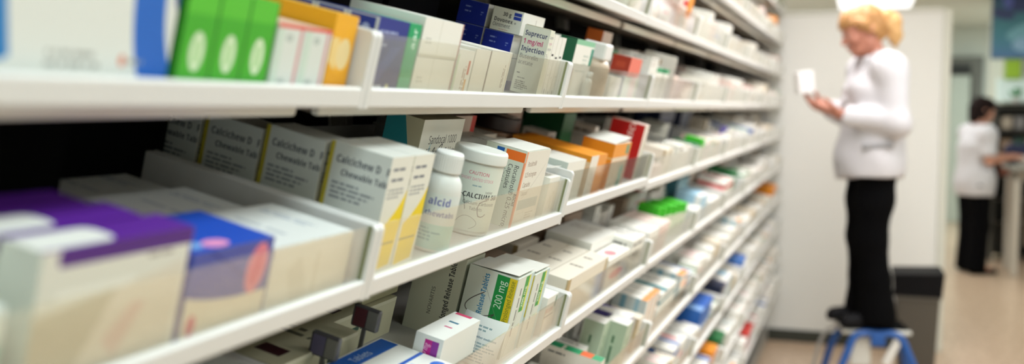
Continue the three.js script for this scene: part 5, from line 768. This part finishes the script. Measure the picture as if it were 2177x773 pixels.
// ---------------------------------------------------------------- the far right: door, pillar, poster, display shelves, counter
{
  struct('wall_passage', box(0.9, CEIL, 0.1, 0.55, CEIL / 2, -15.3), M.wallFar);
  const d = new THREE.Group(); d.name = 'door_1'; d.userData = { kind: 'structure' }; d.position.set(1.36, 0, -15.28); scene.add(d);
  mesh('door_leaf', rbox(0.26, 2.05, 0.05, 0.006, -0.06, 1.03, 0.03), std([0.46, 0.50, 0.43], 0.5), d); mesh('door_frame', mergeGeometries([rbox(0.46, 0.26, 0.09, 0.006, 0.0, 2.19, 0.03), rbox(0.14, 2.06, 0.09, 0.006, 0.16, 1.03, 0.03)]), std([0.12, 0.12, 0.10], 0.6), d);
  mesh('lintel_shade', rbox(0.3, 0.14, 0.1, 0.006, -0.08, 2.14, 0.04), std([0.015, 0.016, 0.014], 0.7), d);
  struct('baseboard_back', rbox(1.6, 0.1, 0.02, 0.005, 1.1, 0.05, -15.33), std([0.16, 0.17, 0.13], 0.6));
  struct('pillar', rbox(0.17, CEIL, 0.17, 0.01, 1.46, CEIL / 2, -12.6), std([0.66, 0.67, 0.58], 0.6));
  struct('pillar_trim', rbox(0.10, CEIL, 0.10, 0.01, 1.48, CEIL / 2, -11.9), std([0.52, 0.56, 0.40], 0.6));
  struct('wall_display', box(1.75, CEIL, 0.1, 2.36, CEIL / 2, -11.95), M.wallFar);
  const ps = thing('poster', 'large teal and blue picture panel high on the wall at top right', 'poster'); ps.position.set(1.72, 2.43, -11.3);
  mesh('poster_frame', rbox(0.96, 0.66, 0.05, 0.006), std([0.10, 0.16, 0.22], 0.5), ps);
  mesh('poster_print', box(0.93, 0.63, 0.004, 0, 0, 0.027), new THREE.MeshStandardMaterial({ roughness: 0.45, map: canvasTex(512, 360, (c, W, H) => { bar(c, 0, 0, W, H, '#4d87a0'); for (let i = 0; i < 20; i++) bar(c, 0, i * H / 20, W, H / 20 + 1, `rgb(${54 + i},${84 + Math.round(44 * Math.sin(i / 8))},${118 + i * 2})`); ell(c, W * 0.25, H * 0.12, W * 0.16, H * 0.16, '#33406e'); ell(c, W * 0.08, H * 0.3, W * 0.14, H * 0.08, '#35436f', 0.3); ell(c, W * 0.14, H * 0.08, W * 0.05, H * 0.14, '#5a68b4'); ell(c, W * 0.42, H * 0.55, W * 0.3, H * 0.14, '#6fa6b4', -0.3); ell(c, W * 0.35, H * 0.8, W * 0.16, H * 0.12, '#86adc8'); }) }), ps);
  const sg = thing('sign', 'small lime green sign below the blue picture panel', 'sign'); sg.position.set(1.455, 2.0, -11.3); mesh('sign_plate', rbox(0.15, 0.19, 0.02, 0.005), std([0.30, 0.52, 0.02], 0.5), sg); mesh('sign_edge', rbox(0.16, 0.02, 0.024, 0.004, 0, -0.1, 0), std([0.2, 0.34, 0.05], 0.5), sg);
  const ds = thing('display_unit', 'dark display shelves with pale lit header behind the far counter', 'display unit'); ds.position.set(1.36, 0, -11.5);
  mesh('header_panel', rbox(0.9, 0.24, 0.1, 0.006, 0.42, 1.79, 0.02), std([0.58, 0.70, 0.66], 0.4, { emissive: new THREE.Color(0.5, 0.62, 0.58), emissiveIntensity: 0.35 }), ds);
  mesh('back_board', box(0.9, 1.62, 0.03, 0.42, 0.84, -0.28), std([0.03, 0.03, 0.022], 0.7), ds); for (let i = 0; i < 6; i++) mesh('shelf', rbox(0.9, 0.02, 0.28, 0.004, 0.42, 0.4 + i * 0.24, -0.13), std([0.05, 0.045, 0.035], 0.5), ds);
  for (const x of [-0.03, 0.87]) mesh('side_board', rbox(0.03, 1.66, 0.32, 0.004, x, 0.83, -0.13), std([0.05, 0.05, 0.04], 0.6), ds);
  const cols = [['rust-brown', [0.22, 0.07, 0.04]], ['dark red', [0.2, 0.03, 0.03]], ['tan', [0.3, 0.2, 0.12]], ['dark green', [0.03, 0.09, 0.04]], ['cream', [0.4, 0.34, 0.26]], ['grey', [0.2, 0.19, 0.18]]];
  const r = rng(77);
  for (let s = 0; s < 3; s++) for (let i = 0; i < 4; i++) { const [cn, cc2] = cols[(s * 2 + i) % 6]; const o = mesh('boxed_product', rbox(0.1, 0.12 + 0.05 * r(), 0.1, 0.004, 0, 0.08, 0), std(cc2, 0.5)); o.position.set(1.44 + i * 0.125, 0.90 + s * 0.24 - 0.01, -11.56); tag(o, `${cn} boxed product, ${ORD[i]} from left on ${['lower', 'middle', 'upper'][s]} display shelf at far right`, 'box', 'boxed products on the display shelves'); }
  const pf = thing('potted_plant', 'small green plant standing before the pale display header', 'plant'); pf.position.set(1.5, 1.655, -11.36); mesh('pot', lathe([[0, 0], [0.03, 0], [0.04, 0.05], [0, 0.05]], 20), std([0.5, 0.5, 0.46], 0.5), pf);
  for (let i = 0; i < 14; i++) { const l = new THREE.SphereGeometry(0.03, 8, 6); l.scale(0.5, 1.4, 0.18); l.translate(0, 0.06, 0); l.rotateZ((r() - 0.5) * 1.8); l.rotateY(r() * 6.3); l.translate(0, 0.05, 0); mesh('leaf', l, std([0.05, 0.26, 0.08], 0.6), pf); }
  // counter with bowl and chair
  const ct = thing('counter', 'grey-topped work counter on pale legs at the right edge', 'counter'); ct.position.set(1.90, 0, -10.75);
  mesh('counter_top', rbox(1.1, 0.045, 0.6, 0.01, 0, 1.035, 0), std([0.34, 0.33, 0.29], 0.4), ct); mesh('apron', rbox(1.0, 0.1, 0.5, 0.008, 0.02, 0.965, 0), std([0.26, 0.22, 0.17], 0.5), ct);
  for (const [x, z] of [[-0.48, 0.24], [0.48, 0.24], [-0.48, -0.24], [0.48, -0.24]]) mesh('leg', rbox(0.06, 0.92, 0.06, 0.008, x, 0.46, z), std([0.55, 0.50, 0.42], 0.5), ct); mesh('kick_panel', rbox(0.9, 0.5, 0.02, 0.006, 0.1, 0.5, -0.1), std([0.25, 0.19, 0.13], 0.6), ct);
  const bw = thing('bowl', 'white bowl on the counter by the dark-haired woman', 'bowl'); bw.position.set(1.5, 1.0575, -10.62); mesh('bowl_body', lathe([[0, 0], [0.04, 0], [0.05, 0.01], [0.085, 0.06], [0.09, 0.085], [0.084, 0.085], [0.045, 0.016], [0, 0.012]], 32), std([0.78, 0.77, 0.72], 0.3), bw);
  const bg = thing('bag', 'dark navy bag standing on the counter behind the bowl', 'bag'); bg.position.set(1.47, 1.0575, -10.93); mesh('bag_body', rbox(0.24, 0.19, 0.16, 0.05, 0, 0.095, 0, 4), std([0.015, 0.018, 0.06], 0.7), bg); mesh('handle', new THREE.TorusGeometry(0.05, 0.008, 8, 20, Math.PI).translate(0, 0.185, 0), std([0.012, 0.014, 0.05], 0.6), bg);
}
renderer.render(scene, camera);
